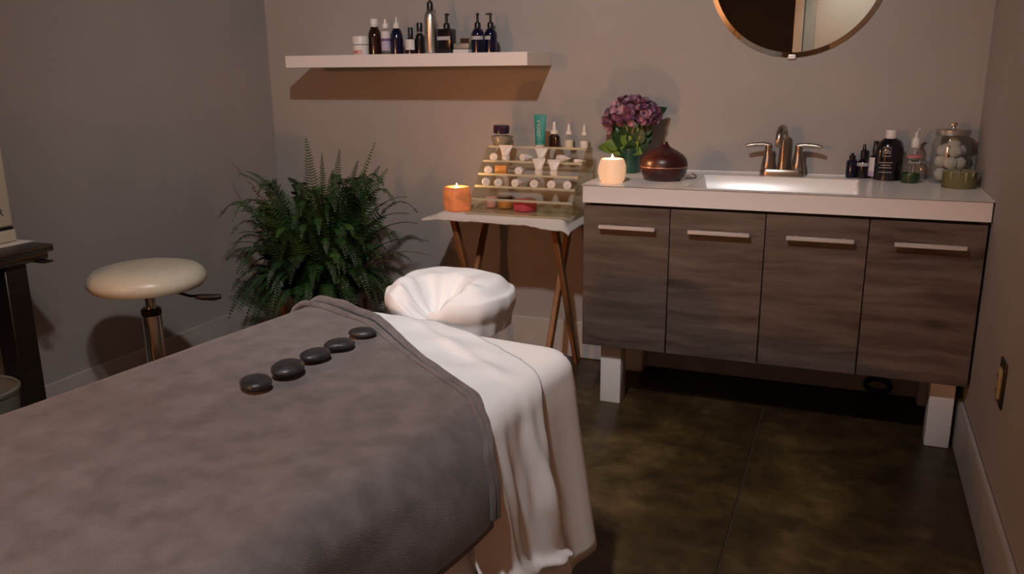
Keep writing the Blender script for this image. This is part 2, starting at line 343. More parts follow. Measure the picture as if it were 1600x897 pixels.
fin('mount', lathe([(0, 0), (.05, 0), (.05, -.03), (.015, -.04), (.015, -.09), (0, -.09)]), 'black_plastic', o)
lamp_head(o, (-.50, YB+.65, ZC-.16), (-.50, YB, 1.4), 26, 80, (1, .98, .92))  # unseen spot, added so the door looks brighter in the mirror
o = thing('floor_lamp', (WARM_POS.x, WARM_POS.y, 0), 'floor lamp with a warm globe in the near left corner of the room', 'lamp')
fin('base', lathe([(0, 0), (.15, 0), (.15, .02), (.03, .035), (0, .035)]), 'black_plastic', o)
fin('pole', tube([(0, 0, .03), (0, 0, WARM_POS.z-.1)], .012), 'black_plastic', o)
R_ = .10; M['warm'] = emis('warm_bulb', WARM_COL, WARM_W/(4*PI*R_*R_*PI))
fin('globe', lathe([(R_*math.sin(PI*i/16), -R_*math.cos(PI*i/16)) for i in range(17)]), 'warm', o, loc=(0, 0, WARM_POS.z))

# ------------------------------------------------------------------ vanity
VX0, VX1, VD, VH, VT, VB = -1.303, -.004, .557, .8506, .0622, .2485
CF = -VD+.014                                   # door front face
v = thing('bathroom_vanity', ((VX0+VX1)/2, -VD/2, 0), 'grey-brown wood vanity cabinet with four doors on white legs', 'vanity'); vo = Vector(v.location)
def vbox(n, m, x0, x1, y0, y1, z0, z1, bev=.002, par=None, base=vo): return fin(n, box(x0-base.x, x1-base.x, y0-base.y, y1-base.y, z0-base.z, z1-base.z, bev, 2), m, par or v)
bb = bmesh.new(); zt = VH-VT-.008
for (a, b_, c_, d_, e_, f_) in ((VX0+.001, VX0+.019, CF+.021, -.002, VB, zt), (VX1-.021, VX1-.003, CF+.021, -.002, VB, zt), (VX0+.019, VX1-.021, CF+.021, -.002, VB, VB+.018), (VX0+.019, VX1-.021, -.012, -.002, VB+.018, zt)): a_box(bb, a-vo.x, b_-vo.x, c_-vo.y, d_-vo.y, e_, f_, .001, 1)
fin('body', bb, 'wood_edge', v)
vbox('top_rail', 'dark_gap', VX0+.02, VX1-.02, CF+.022, CF+.030, VH-VT-.03, VH-VT-.0005)
DX = [VX0, -.987, -.665, -.344, VX1-.003]
HP = [(935, 1023, 355), (1074, 1171, 366), (1228, 1335, 376), (1397, 1512, 388)]
for i in range(4):
    x0, x1 = DX[i]+.0015, DX[i+1]-.0015
    dr = fin('door', box(x0-(x0+x1)/2, x1-(x0+x1)/2, -.009, .009, -(VH-VT-.012-VB)/2, (VH-VT-.012-VB)/2, .0015, 1), 'wood', v, loc=((x0+x1)/2-vo.x, CF+.009-vo.y, (VH-VT-.012+VB)/2))
    hx0 = on_y(HP[i][0], HP[i][2], CF-.028).x; hx1 = on_y(HP[i][1], HP[i][2], CF-.028).x; hz = .705-(VH-VT-.012+VB)/2; cx = (x0+x1)/2
    hb = box(hx0-cx, hx1-cx, -.041, -.029, hz-.007, hz+.007, .0015, 1)
    for hx in (hx0+.03, hx1-.03): a_box(hb, hx-cx-.004, hx-cx+.004, -.030, -.0085, hz-.004, hz+.004)
    fin('handle', hb, 'nickel', dr)
for lx0, lx1 in ((-1.247, -1.167), (-.106, -.030)):
    for ly in (-.475, -.10): vbox('leg', 'white_gloss', lx0, lx1, ly, ly+.08, 0, VB, .004)
# drain trap under the cabinet
tp = thing('drain_hose', (-.245, -.06, 0), 'small black coiled hose on the floor under the vanity', 'hose')
fin('coil', tube([(.045*math.cos(t/24*2*PI*2), .018*math.sin(t/24*2*PI*2), .045+.022*math.sin(t/24*2*PI*2)+.008*t/24) for t in range(25)], .009), 'black_plastic', tp)

# worktop with integral rectangular basin
ct = thing('vanity_top', ((VX0+VX1)/2, -VD/2, VH-VT), 'white glossy vanity top with a built-in rectangular basin', 'worktop'); co = Vector(ct.location)
BX0, BX1, BY0, BY1 = -.945, -.384, -.515, -.115
bm = bmesh.new(); xs = [VX0, BX0, BX1, VX1]; ys = [-VD, BY0, BY1, -.0015]
tv = {}
for i, x in enumerate(xs):
    for j, y in enumerate(ys): tv[i, j] = bm.verts.new((x-co.x, y-co.y, VT))
for i in range(3):
    for j in range(3):
        if (i, j) != (1, 1): bm.faces.new((tv[i, j], tv[i+1, j], tv[i+1, j+1], tv[i, j+1]))
edges_out = [tv[0, 0], tv[1, 0], tv[2, 0], tv[3, 0], tv[3, 1], tv[3, 2], tv[3, 3], tv[2, 3], tv[1, 3], tv[0, 3], tv[0, 2], tv[0, 1]]
low = [bm.verts.new((q.co.x, q.co.y, 0)) for q in edges_out]
for k in range(12): bm.faces.new((edges_out[k], edges_out[(k+1) % 12], low[(k+1) % 12], low[k]))
bm.edges.ensure_lookup_table()
be = [e for e in bm.edges if sum(1 for q in e.verts if q in edges_out) == 2 and len(e.link_faces) == 2 and abs(e.link_faces[0].normal.dot(e.link_faces[1].normal)) < .9]
bm.normal_update()
be = [e for e in bm.edges if len(e.link_faces) == 2 and abs(e.link_faces[0].normal.dot(e.link_faces[1].normal)) < .5]
bmesh.ops.bevel(bm, geom=be, offset=.004, segments=3, affect='EDGES', profile=.5)
fin('slab', bm, 'counter', ct, angle=60)
bm = bmesh.new(); prev = None
for (ins, z) in ((0, VT), (.004, VT-.004), (.022, VT-.075), (.035, VT-.095), (.06, VT-.105)):
    a = [bm.verts.new((x-co.x, y-co.y, z)) for x, y in ((BX0+ins, BY0+ins*.7), (BX1-ins, BY0+ins*.7), (BX1-ins, BY1-ins*.7), (BX0+ins, BY1-ins*.7))]
    if prev:
        for k in range(4): bm.faces.new((prev[k], prev[(k+1) % 4], a[(k+1) % 4], a[k]))
    prev = a
bm.faces.new(prev)
bs = fin('basin', bm, 'counter', ct, angle=30)
fin('drain', lathe([(0, .002), (.016, .002), (.022, .004), (.024, 0)]), 'chrome', bs, loc=((BX0+BX1)/2-co.x, (BY0+BY1)/2-co.y, VT-.105))

# faucet
fx = (-.741-.575)/2; f = thing('faucet', (fx, -.066, VH), 'brushed bronze two-handle faucet behind the basin', 'faucet')
bm = bmesh.new(); hw = .083
prev = None
for s, z in ((1, 0), (1, .012), (.93, .024), (.88, .026)):
    ring = []
    for k in range(32):
        a = 2*PI*k/32; cx_ = (hw-.028)*(1 if math.cos(a) > 0 else -1); ring.append(bm.verts.new((cx_+.028*s*math.cos(a), .028*s*math.sin(a), z)))
    if prev:
        for k in range(32): bm.faces.new((prev[k], prev[(k+1) % 32], ring[(k+1) % 32], ring[k]))
    prev = ring
bm.faces.new(prev); fin('base_plate', bm, 'bronze', f)
sp = []
for k in range(22):
    if k < 8: sp.append((0, 0, .02+k*.0165))
    else:
        a = PI*(k-8)/13*1.12; sp.append((-.012*(1-math.cos(a))/2, -.046*(1-math.cos(a)), .1355+.046*math.sin(a)))
rad = [.021, .019, .0175, .0165, .016, .0155, .015, .015]+[.0148]*10+[.0145, .0142, .014, .0138]
fin('spout', tube(sp, rad, 16), 'bronze', f)
for sx in (-1, 1):
    h = fin('handle', lathe([(.0, 0), (.024, 0), (.0245, .012), (.022, .028), (.0165, .052), (.0135, .072), (.015, .084), (.014, .092), (0, .094)], 20), 'bronze', f, loc=(sx*.055, 0, .024))
    fin('lever', tube([(-sx*.008, 0, .088), (sx*.02, -.002, .0935), (sx*.05, -.006, .0925), (sx*.078, -.010, .088), (sx*.084, -.011, .086)], [.011, .0095, .008, .0075, .006], 12), 'bronze', h)

# mirror on the back wall
mi = thing('round_mirror', (-.656, 0, 1.6096), 'large round frameless mirror on the back wall above the faucet', 'mirror')
MR = .321
fin('glass', lathe([(0, .0080), (MR-.018, .0080)], 96), 'mirror', mi, False, rot=(PI/2, 0, 0))
fin('bevelled_edge', lathe([(MR-.018, .008), (MR, .0052), (MR, .001), (0, .001)], 96), 'mirror_edge', mi, rot=(PI/2, 0, 0))
fin('mounting_clip', box(-.014, .014, -.013, -.0005, -MR-.006, -MR+.008, .002, 1), 'nickel', mi)

# ------------------------------------------------------------------ floating shelf
S0, S1, SD, SZ0, SZ1 = -2.7374, -1.6134, .2886, 1.2685, 1.3197
sh = fin('floating_shelf', box(S0, S1, -SD, -.0005, SZ0, SZ1, .0015, 1), 'white_gloss', None)
tag(sh, 'long white floating shelf on the back wall with bottles on it', 'shelf')

# ------------------------------------------------------------------ bottle kit
def place(px, y, z): p = on_y(px, 300, y); q = on_y(px, 60, y); t = (z-p.z)/(q.z-p.z); return Vector((p.x+(q.x-p.x)*t, y, z))
def bottle(name, px, wpx, hpx, y, z, label, group, body, prof, extras=(), cat='bottle', rz=0, sx=1, sy=1, seg=28):
    """prof: body profile in units of half width / height; extras: (part, material, profile | builder)"""
    p = place(px, y, z); k = mpp(p); R, H = wpx/2*k, hpx*k
    t = thing(name, p, label, cat, group, rz)
    fin('body', lathe([(r*R, h*H) for r, h in prof], seg, sx, sy), body, t)
    for e in extras:
        if callable(e): e(t, R, H)
        else: fin(e[0], lathe([(r*R, h*H) for r, h in e[2]], seg), e[1], t)
    return t
def lab(name, m, r, z0, z1, a0, a1, sx=1, sy=1):
    return lambda t, R, H: fin(name, band(r*R, z0*H, z1*H, a0, a1, 18, sx, sy), m, t)
ROUND = lambda top, neck=.42, sh=.12: [(0, 0), (.92, 0), (1, .012), (1, top-sh), (.93, top-sh*.6), (.72, top-sh*.2), (neck, top), (neck, top+.03), (0, top+.03)]
def pump(m, z0, col_r=.50, stem=.13, side=1, tip=True):
    def f_(t, R, H):
        pb = fin('pump', lathe([(0, z0*H), (col_r*R, z0*H), (col_r*R, (z0+.11)*H), (col_r*.75*R, (z0+.15)*H), (.2*R, (z0+.155)*H), (.2*R, (1-.05)*H), (.26*R, (1-.045)*H), (.26*R, H), (0, H)], 20), m, t)
        fin('nozzle', tube([(0, 0, H*.975), (side*.35*R, -.25*R, H*.978), (side*.75*R, -.45*R, H*.965)], [.17*R, .14*R, .10*R], 10), m, pb)
    return f_
TOP = SZ1
GS = 'toiletries on the floating shelf'
ys = -.15
t = bottle('cream_jar', 564.5, 25, 28, -.20, TOP, 'small white cream jar with red mark, leftmost on the floating shelf', GS, 'white_plastic', [(0, 0), (.93, 0), (1, .03), (1, .52), (.93, .54), (0, .54)],
    [('lid', 'white_plastic', [(1.0, .56), (1.04, .57), (1.04, .96), (.98, 1), (0, 1), ]), lab('label', 'pink', 1.01, .04, .26, -150, -50), lab('mark', 'red', 1.02, .12, .2, -112, -82)], cat='jar')
bottle('amber_bottle', 587, 21, 54, ys, TOP, 'brown amber bottle with white cap, tallest of the left group on the shelf', GS, 'amber', ROUND(.76, .56, .26),
    [('cap', 'white_plastic', [(0, .78), (.60, .78), (.60, .815), (.54, .82), (.54, .83), (.64, .835), (.62, .98), (.56, 1), (0, 1)])])
bottle('spray_bottle', 604, 14.5, 53, -.17, TOP, 'slim clear spray bottle with lavender label and white sprayer', GS, 'clear', [(0, 0), (.85, 0), (.98, .01), (1, .05), (1, .60), (.9, .68), (.55, .74), (.55, .76), (0, .76)],
    [lab('label', 'label_white', 1.02, .12, .66, -180, 0), lab('label_band', 'purple', 1.04, .38, .46, -180, 0), lab('label_base', 'lavender', 1.04, .13, .37, -180, 0),
     ('sprayer', 'white_plastic', [(0, .74), (.66, .74), (.68, .85), (.60, .88), (.34, .885), (.30, .99), (.24, 1), (0, 1)])])
bottle('nozzle_bottle', 621, 20, 56, ys, TOP, 'cobalt blue bottle with a pointed white nozzle cap', GS, 'cobalt', ROUND(.70, .5, .30),
    [('nozzle', 'white_plastic', [(0, .70), (.52, .70), (.54, .80), (.44, .82), (.30, .86), (.15, .90), (.10, 1), (0, 1)])])
bottle('dropper_bottle', 642.5, 17, 40, ys, TOP, 'small black bottle with a square white paper label on the shelf', GS, 'black_glass', ROUND(.62, .46, .12),
    [('cap', 'black_plastic', [(0, .65), (.46, .65), (.48, .98), (.42, 1), (0, 1)]), lab('label', 'label_white', 1.02, .17, .56, -150, -20)])
bottle('dark_bottle', 657, 14, 47, -.13, TOP, 'plain narrow dark bottle with black cap just left of the aluminium bottle', GS, 'black_glass', ROUND(.66, .60, .10),
    [('cap', 'black_plastic', [(0, .72), (.66, .72), (.68, .98), (.62, 1), (0, 1)]), ('neck', 'clear', [(.60, .62), (.63, .63), (.63, .73), (.6, .74)])])
bottle('aluminium_bottle', 674, 19, 92, -.17, TOP, 'tall brushed aluminium pump bottle, tallest item on the shelf', GS, 'alu', [(0, 0), (.86, 0), (.95, .008), (1, .03), (1, .56), (.92, .63), (.72, .68), (.48, .70), (0, .70)],
    [pump('black_plastic', .695, .52, side=-.4)])
p = place(699, ys, TOP); k = mpp(p)
t = thing('square_pump_bottle', p, 'square black pump bottle with a grey label strip right of the aluminium bottle', 'bottle', GS)
R, H = 11.5*k, 60*k
fin('body', box(-R, R, -R*.9, R*.9, 0, H*.62, .004, 3), 'black_glass', t); fin('label', box(-R*1.01, R*.9, -R*.92, -R*.89, H*.34, H*.43), 'label_grey', t, False)
pump('black_plastic', .615, .46, side=.8)(t, R, H)
p = place(724.5, -.17, TOP); k = mpp(p)
t = thing('soap_tin', p, 'flat grey tin with a black handle window between the dark pump bottles', 'tin', GS)
fin('lower_tray', box(-13.5*k, 13*k, -.03, .03, 0, 6*k, .003, 2), 'label_white', t); fin('body', box(-12.5*k, 13.5*k, -.028, .028, 6.5*k, 15*k, .003, 2), 'greybox', t)
hb = box(-6.5*k, 13*k, -.006, .006, 22*k, 24.5*k, .002, 1); a_box(hb, -6.5*k, -4.5*k, -.006, .006, 15*k, 23*k, .001, 1); a_box(hb, 11*k, 13*k, -.006, .006, 15*k, 23*k, .001, 1)
fin('handle', hb, 'greybox', t); fin('window', box(-4.7*k, 11.2*k, .001, .005, 15*k, 22.2*k), 'black_plastic', t, False)
for px, dx, txt in ((747, .2, 'cobalt blue pump bottle next to the grey tin on the shelf'), (767, -.9, 'cobalt blue pump bottle at the right end of the shelf row')):
    bottle('blue_pump_bottle', px, 20, 60, ys if dx > 0 else -.12, TOP, txt, GS, 'cobalt', ROUND(.62, .46, .16), [pump('black_plastic', .625, .5, side=dx), lab('label', 'label_grey', 1.02, .34, .43, -165 if dx > 0 else -170, -15 if dx > 0 else -70)])

# ------------------------------------------------------------------ massage table and its covers
A7 = math.radians(7); BO = Vector((-1.335, -1.66, 0)); bd = Vector((-math.sin(A7), -math.cos(A7), 0)); ba = Vector((math.cos(A7), -math.sin(A7), 0))
BZ, HWD, BL = .640, .395, 1.90
def bed(u, vv, z): return BO + ba*u + bd*vv + Vector((0, 0, z))
mt = thing('massage_table', bed(0, BL/2, 0), 'padded massage table hidden under white sheets and a grey blanket', 'table')
mt.rotation_euler = (0, 0, -A7)
bb = box(-HWD+.012, HWD-.012, -BL/2+.012, BL/2-.012, BZ-.075, BZ-.006, .03, 4); fin('padded_top', bb, 'vinyl_dark', mt)
fin('frame', box(-HWD+.03, HWD-.03, -BL/2+.03, BL/2-.03, BZ-.15, BZ-.076, .004, 1), 'stand_wood', mt)
for sx in (-1, 1):
    for sy in (-1, 1): fin('leg', bar((sx*.32, sy*.75, BZ-.15), (sx*.34, sy*.80, 0), .045, .035), 'stand_wood', mt)

def outline(hw, y0, y1, r, n=10, step=.03):
    pts = []
    for cx, cy, a0 in ((hw-r, y0+r, -90), (hw-r, y1-r, 0), (-hw+r, y1-r, 90), (-hw+r, y0+r, 180)):
        for i in range(n+1):
            a = math.radians(a0+90*i/n); pts.append(Vector((cx+r*math.cos(a), cy+r*math.sin(a), 0)))
    out = []
    for i, p in enumerate(pts):
        q = pts[(i+1) % len(pts)]; m_ = max(1, int((q-p).length/step))
        for k in range(m_): out.append(p.lerp(q, k/m_))
    return out
RC = .045
bm = bmesh.new(); N_ = None
rings = []
prof = [(RC*1.0+.22, BZ+.001), (RC+.12, BZ+.0015), (RC+.05, BZ+.001)] + [(RC-RC*math.sin(a), BZ-RC+RC*math.cos(a)) for a in [PI/2*i/6 for i in range(7)]] + [(-.002-.040*t, BZ-RC-(BZ-RC-.185)*t) for t in [i/16 for i in range(1, 17)]]
basepts = outline(HWD, -.004, BL, .085)
cen = Vector((0, BL/2, 0))
def inset(p, d, hw=HWD, y0=-.004, y1=BL):
    x = p.x; y = p.y
    nx_ = max(-hw+.085, min(hw-.085, x)); ny_ = max(y0+.085, min(y1-.085, y)); c = Vector((nx_, ny_, 0)); n_ = (p-c)
    n_ = n_.normalized() if n_.length > 1e-6 else Vector((0, 0, 0))
    if d <= .085: return p - n_*d
    e = d-.085; q = Vector((max(-hw+.085+e, min(hw-.085-e, x)), max(y0+.085+e, min(y1-.085-e, y)), 0)); return q
acc = 0; arc = []
for i, p in enumerate(basepts):
    arc.append(acc); acc += (basepts[(i+1) % len(basepts)]-p).length
for (d_, z) in prof:
    ring = []
    for p, s in zip(basepts, arc):
        q = inset(p, max(d_, 0)); h = max(0, (BZ-RC-z)/(BZ-RC-.185))
        fold = h*(.010*math.sin(s*46+3*nz(s*3, 0))+.012*nz(s*9, h*.6, 2))
        if d_ < 0 or h > 0:
            c = inset(p, .085); n_ = (p-c).normalized(); q = p + n_*(-d_*1.3 + fold*.9)
        zz = z + (.012*nz(s*4, 5) if h > .97 else 0)
        ring.append(bm.verts.new(bed(q.x, q.y, zz)))
    rings.append(ring)
n = len(basepts)
for a, b in zip(rings, rings[1:]):
    for i in range(n): bm.faces.new((a[i], a[(i+1) % n], b[(i+1) % n], b[i]))
bm.faces.new(rings[0])
tag(solid(fin('table_sheet', bm, 'sheet_under', None, angle=80), .002), 'cream white sheet covering the massage table and hanging to its lower hem', 'sheet')

def xs(s, off, flare=0.0):
    """cross-section of a cover: arc length s from the centre line -> (u, z)"""
    sg = 1 if s >= 0 else -1; s = abs(s); r = RC+off; fl_ = HWD-RC; q = PI/2*r
    if s <= fl_: return sg*s, BZ+off
    if s <= fl_+q: a = (s-fl_)/r; return sg*(fl_+r*math.sin(a)), BZ-RC+r*math.cos(a)
    dd = s-fl_-q; return sg*(fl_+r+flare*dd), BZ-RC-dd
# flat sheet, turned down beside the blanket, long end hanging on the near side
SE = HWD-RC+PI/2*RC            # arc length at which the cover becomes vertical
vh = [(-.60, -.02), (-.42, .012), (-.30, .025), (-.117, .089), (.081, .235), (.254, .345), (.352, .405), (.41, .462), (SE+.03, .50), (SE+.12, .515), (SE+.3, .53)]
ve = [(-.6, .004), (-.1, .004), (.01, .008), (.16, .06), (.30, .137), (.37, .195), (.42, .232), (SE+.05, .248), (SE+.2, .262), (SE+.45, .225)]
S_A, S_B = -.50, SE+.47
def sheet_pt(a, b):
    s = S_A+(S_B-S_A)*a; drop = max(0, s-SE); h = drop/.45
    v0 = lerp(ve, s); v1 = lerp(vh, min(s, SE+.02))+.10*(1-sstep(SE-.08, SE+.05, s))+.035
    if drop > 0: v1 = .535+.012*math.sin(drop*9)+.10*h
    vv = v0+(v1-v0)*b
    s2 = s
    if drop > .30: s2 = s - (drop-.30)*.55*sstep(.75, 0.0, b)          # hem rises to the far corner
    off = .006+.004*sstep(.3, 0, abs(s))
    wr = .008*nz(s*5+2, vv*9, 3)+.006*nz(s*13, vv*17, 7)
    # soft diagonal creases on top
    d1 = (vv-.02)-.55*(s+.1); wr += .006*math.exp(-(d1/.02)**2)*sstep(-.25, 0, s)*sstep(SE, .2, s)
    u, z = xs(s2, off, .10)
    if drop == 0: z += max(-.003, wr)*sstep(SE, SE-.12, s)
    ph = b*2*PI*2.1+drop*2.4
    fold = sstep(SE-.05, SE+.18, s)*(.016+.015*math.sin(ph)+.010*nz(b*7, drop*5, 4)+.006*math.sin(ph*2.7+drop*20))
    u += max(0, fold)+.004
    # a slanting tuck low down
    tk = drop-(.20+.17*(1-b)); u += .022*math.exp(-(tk/.022)**2)*sstep(.10, .2, drop)
    return bed(u, vv, z)
o = fin('flat_sheet', grid(sheet_pt, 120, 40), 'sheet', None, angle=80); solid(o, .002, -1)
tag(o, 'white flat sheet folded back at the head end with a long end hanging right', 'sheet')
# grey blanket
BS0, BS1 = -(SE+.20), SE+.150
def blanket_top(s, vv):
    wr = .004*nz(s*4, vv*3, 11)+.002*nz(s*11, vv*9, 5)+.006*math.exp(-((vv-.75-.9*(s-.2))/.05)**2)*sstep(.1, .3, s)
    return wr
def bl_pt(a, b, off=.017):
    s = BS0+(BS1-BS0)*a; v0 = lerp(vh, s)
    if s < -.3: v0 += .006*nz(s*20, 1)
    vv = v0+(BL-.06-v0)*(b**1.5)
    drop = max(0, abs(s)-SE); u, z = xs(s, off, .06)
    z += blanket_top(s, vv)*sstep(SE, SE-.1, abs(s))
    sg = 1 if s > 0 else -1
    fold = sstep(SE-.04, SE+.12, abs(s))*(.014+.010*math.sin(vv*11+1)+.008*nz(vv*6, s*4, 8))
    if s > 0: fold += sstep(SE-.04, SE+.08, s)*.018*sstep(.85, .55, vv)
    u += sg*fold
    return bed(u, vv, z)
bl = fin('blanket', grid(bl_pt, 110, 110), 'blanket', None, angle=80); solid(bl, .008, -1)
tag(bl, 'grey fleece blanket over the massage table with folded hem', 'blanket')
# folded hem along its head edge: two overlapping rolls
for wd, lift, r0 in ((.0, .007, .011), (.030, .004, .008)):
    path, rads = [], []
    for i in range(90):
        s = -.47+(SE+.13+.47)*i/89; a = (s-BS0)/(BS1-BS0); p = bl_pt(a, 0)
        tp_ = sstep(.75, .0, i/89); sh_ = wd*(.35+.9*tp_)
        q = Vector(p)+bd*(sh_)+ba*(-sh_*.5*(1 if abs(s) < SE else 0)); 
        if abs(s) <= SE-.02: q.z += lift*(.5+.5*tp_)
        else: q += ba*(.006 if s > 0 else -.006)
        path.append(q); rads.append(r0*(.65+.6*tp_)*(1+.25*nz(i*.2, wd*50)))
    b_ = tube(path, rads, 10)
    h_ = fin('hem_roll', b_, 'blanket', bl, angle=80)
# hot stones in a row down the blanket
ST = [(567, 522, 44, 'nearest the folded hem, smallest'), (531, 541, 49, 'second from the folded hem'), (493.5, 558, 53, 'middle one of the row'), (450.5, 580, 63, 'fourth from the folded hem, largest'), (400.5, 603, 61, 'last from the hem')]
for i, (px, py, wpx, w_) in enumerate(ST):
    p = on_z(px, py+4, BZ+.019); k = mpp(p); rx = wpx/2*k
    b_ = bmesh.new(); bmesh.ops.create_uvsphere(b_, u_segments=32, v_segments=18, radius=1)
    for q in b_.verts:
        c = q.co; n1 = 1+.08*nz(c.x*1.3+i*5, c.y*1.3, c.z)
        zz = abs(c.z)**.85*(1 if c.z > 0 else -1)
        q.co = Vector((c.x*rx*n1, c.y*rx*.80*n1, (zz+1)*rx*.34))
    o = fin('basalt_stone', b_, 'stone', None, loc=(p.x, p.y, BZ+.018), rot=(0, 0, .35+.5*i), angle=80)
    tag(o, 'smooth black massage stone on the grey blanket, '+w_, 'stone', 'hot stones in a row')

# face cradle
FC = bed(-.068, -.164, 0)
fc = thing('face_cradle', (FC.x, FC.y, .548), 'crescent face cradle in a gathered white cotton cover at the head of the table', 'headrest', rz=-A7)
HC = Vector((.0, -.075, 0))                 # middle of the crescent's opening
def cr_top(x, y):
    dx, dy = x-HC.x, y-HC.y; d_ = math.hypot(dx/.058, dy/.075); th = math.atan2(dy, dx)
    dip = 1-sstep(.25, 1.75, d_)
    mouth = sstep(.055, .0, abs(dx))*sstep(.02, -.09, dy)
    h = .115-.085*max(dip, mouth*.9)
    h += (.010*nz(math.cos(th)*3.5, math.sin(th)*3.5, d_*.5)+.006*math.sin(th*9+3*nz(th, 1)))*sstep(2.6, .9, d_)*sstep(.0, .7, d_)
    h += .006*nz(x*16, y*16, 9)
    return h
def cr_pt(a, b):
    th = 2*PI*a; r = b*1.45
    rx, ry = .166, .146
    e = 1.0/(abs(math.cos(th))**2.5+abs(math.sin(th))**2.5)**(1/2.5)
    lob = e*(1+.03*nz(math.cos(th)*1.5, math.sin(th)*1.5, 6))
    if r <= 1:
        x, y = rx*lob*r*math.cos(th), ry*lob*r*math.sin(th); t_ = sstep(.70, 1.0, r)
        z = cr_top(x, y)-.030*t_*t_
        return (x, y, z)
    t_ = (r-1)/.45; x, y = rx*lob*math.cos(th), ry*lob*math.sin(th); z0 = cr_top(x, y)-.030
    bul = 1+.045*math.sin(PI*min(1, t_*1.4+.1))-.05*t_*t_+.012*math.sin(th*17)*t_
    return (x*bul, y*bul, z0*(1-t_)-.012*t_)
fin('cover', grid(cr_pt, 144, 52), 'sheet', fc, angle=80, loc=(0, 0, .055))
bm = box(-.085, .085, -.07, .085, .044, .072, .012, 3); fin('cushion_plate', bm, 'sheet_under', fc)
bm = tube([(-.06, -.11, .048), (-.06, .06, .048)], .009); tube([(.06, -.11, .048), (.06, .06, .048)], .009, bm=bm); fin('support_rods', bm, 'alu', fc)

# ------------------------------------------------------------------ stool
st = thing('rolling_stool', (-2.625, -1.305, 0), 'round cream vinyl stool with gas-lift column beside the left wall', 'stool')
SZ = .536
rs = .192
fin('seat', lathe([(0, SZ), (rs*.6, SZ), (rs*.93, SZ+.006), (rs, SZ+.022), (rs*1.005, SZ+.036), (rs*.975, SZ+.052), (rs*.88, SZ+.068), (rs*.62, SZ+.080), (rs*.3, SZ+.084), (0, SZ+.085)], 56), 'vinyl_cream', st)
fin('seat_plate', lathe([(0, SZ-.02), (.05, SZ-.02), (.07, SZ-.004), (.09, SZ), (0, SZ)], 28), 'black_plastic', st)
fin('column', lathe([(0, .10), (.032, .10), (.032, .44), (.029, .455), (.0285, .462), (.017, .464), (.017, SZ-.015), (0, SZ-.015)], 24), 'chrome', st)
fin('column_collar', lathe([(.0325, .44), (.034, .445), (.034, .460), (.028, .466), (.0, .466)], 24), 'black_plastic', st)
lv = fin('height_lever', tube([(.02, -.02, SZ-.012), (.09, .03, SZ-.014), (.125, .052, SZ-.03), (.15, .065, SZ-.034)], .005, 8), 'black_plastic', st)
fin('lever_grip', tube([(.145, .062, SZ-.034), (.165, .072, SZ-.036), (.20, .090, SZ-.038), (.22, .10, SZ-.036)], [.008, .011, .012, .008], 10), 'black_plastic', lv)
for k in range(5):
    a = 2*PI*k/5+.3; lg = fin('base_leg', bar((.02*math.cos(a), .02*math.sin(a), .115), (.25*math.cos(a), .25*math.sin(a), .075), .035, .025, side=Vector((-math.sin(a), math.cos(a), 0))), 'chrome', st)
    b_ = lathe([(0, -.012), (.02, -.012), (.027, -.008), (.027, .008), (.02, .012), (0, .012)], 18); fin('caster', b_, 'black_plastic', lg, loc=(.245*math.cos(a), .245*math.sin(a), .0275), rot=(PI/2, 0, a))

# ------------------------------------------------------------------ desk at the left wall with its things
DZ = .74
dk = thing('side_desk', (-2.86, -2.2, 0), 'dark espresso wooden desk against the left wall', 'desk')
fin('top', box(-.18, .16, -.72, .612, DZ-.022, DZ, .003, 2), 'desk', dk)
fin('top_moulding', box(-.18, .148, -.708, .600, DZ-.046, DZ-.0225, .004, 2), 'desk', dk)
for sx in (-1, 1):
    for sy in (-1, 1): fin('leg', bar((sx*.105-.01, sy*.55-.055, DZ-.047), (sx*.105-.01, sy*.55-.055, 0), .075, .075), 'desk', dk)
fin('apron', box(.05, .085, -.57, .46, DZ-.165, DZ-.047, .002, 1), 'desk', dk); fin('apron', box(-.15, -.12, -.57, .46, DZ-.165, DZ-.047, .002, 1), 'desk', dk)
fin('apron', box(-.12, .05, .475, .50, DZ-.165, DZ-.047, .002, 1), 'desk', dk)
fin('drawer_slide', box(.08, .175, .56, .592, DZ-.052, DZ-.046, .001, 1), 'desk', dk)
wx = thing('towel_warmer', (-2.93, -1.80, DZ), 'cream white boxy cabinet at the left edge standing on the dark desk', 'appliance')
fin('body', box(-.10, .10, -.20, .192, .05, .40, .012, 3), 'cream_plastic', wx); fin('seam', box(-.097, .097, -.196, .188, .042, .051), 'black_plastic', wx, False)
fin('base', box(-.10, .10, -.20, .194, .004, .043, .006, 2), 'cream_plastic', wx)
text('lettering', 'R', .034, 'label_black', wx, (.1006, .150, .098), (PI/2, 0, PI/2))
for sy in (-1, 1): fin('foot', box(-.08, .08, sy*.15-.015, sy*.15+.015, 0, .005), 'black_plastic', wx, False)
p1 = on_z(48, 376.5, DZ+.001)
o = fin('paper_sheet', box(p1.x-.075, p1.x+.012, p1.y-.30, p1.y, DZ+.0005, DZ+.0025), 'paper', None, False); tag(o, 'white sheet of paper at the edge of the dark desk', 'paper')
bn = thing('waste_bin', (-2.645, -1.955, 0), 'clear grey plastic waste bin beside the desk leg, cut by the left edge', 'bin')
fin('body', lathe([(0, .004), (.085, .004), (.09, .01), (.112, .39), (.109, .39), (.086, .014), (0, .012)], 40), 'bin', bn)
fin('rim', lathe([(.108, .385), (.116, .385), (.118, .394), (.112, .400), (.107, .396)], 40), 'bin', bn)

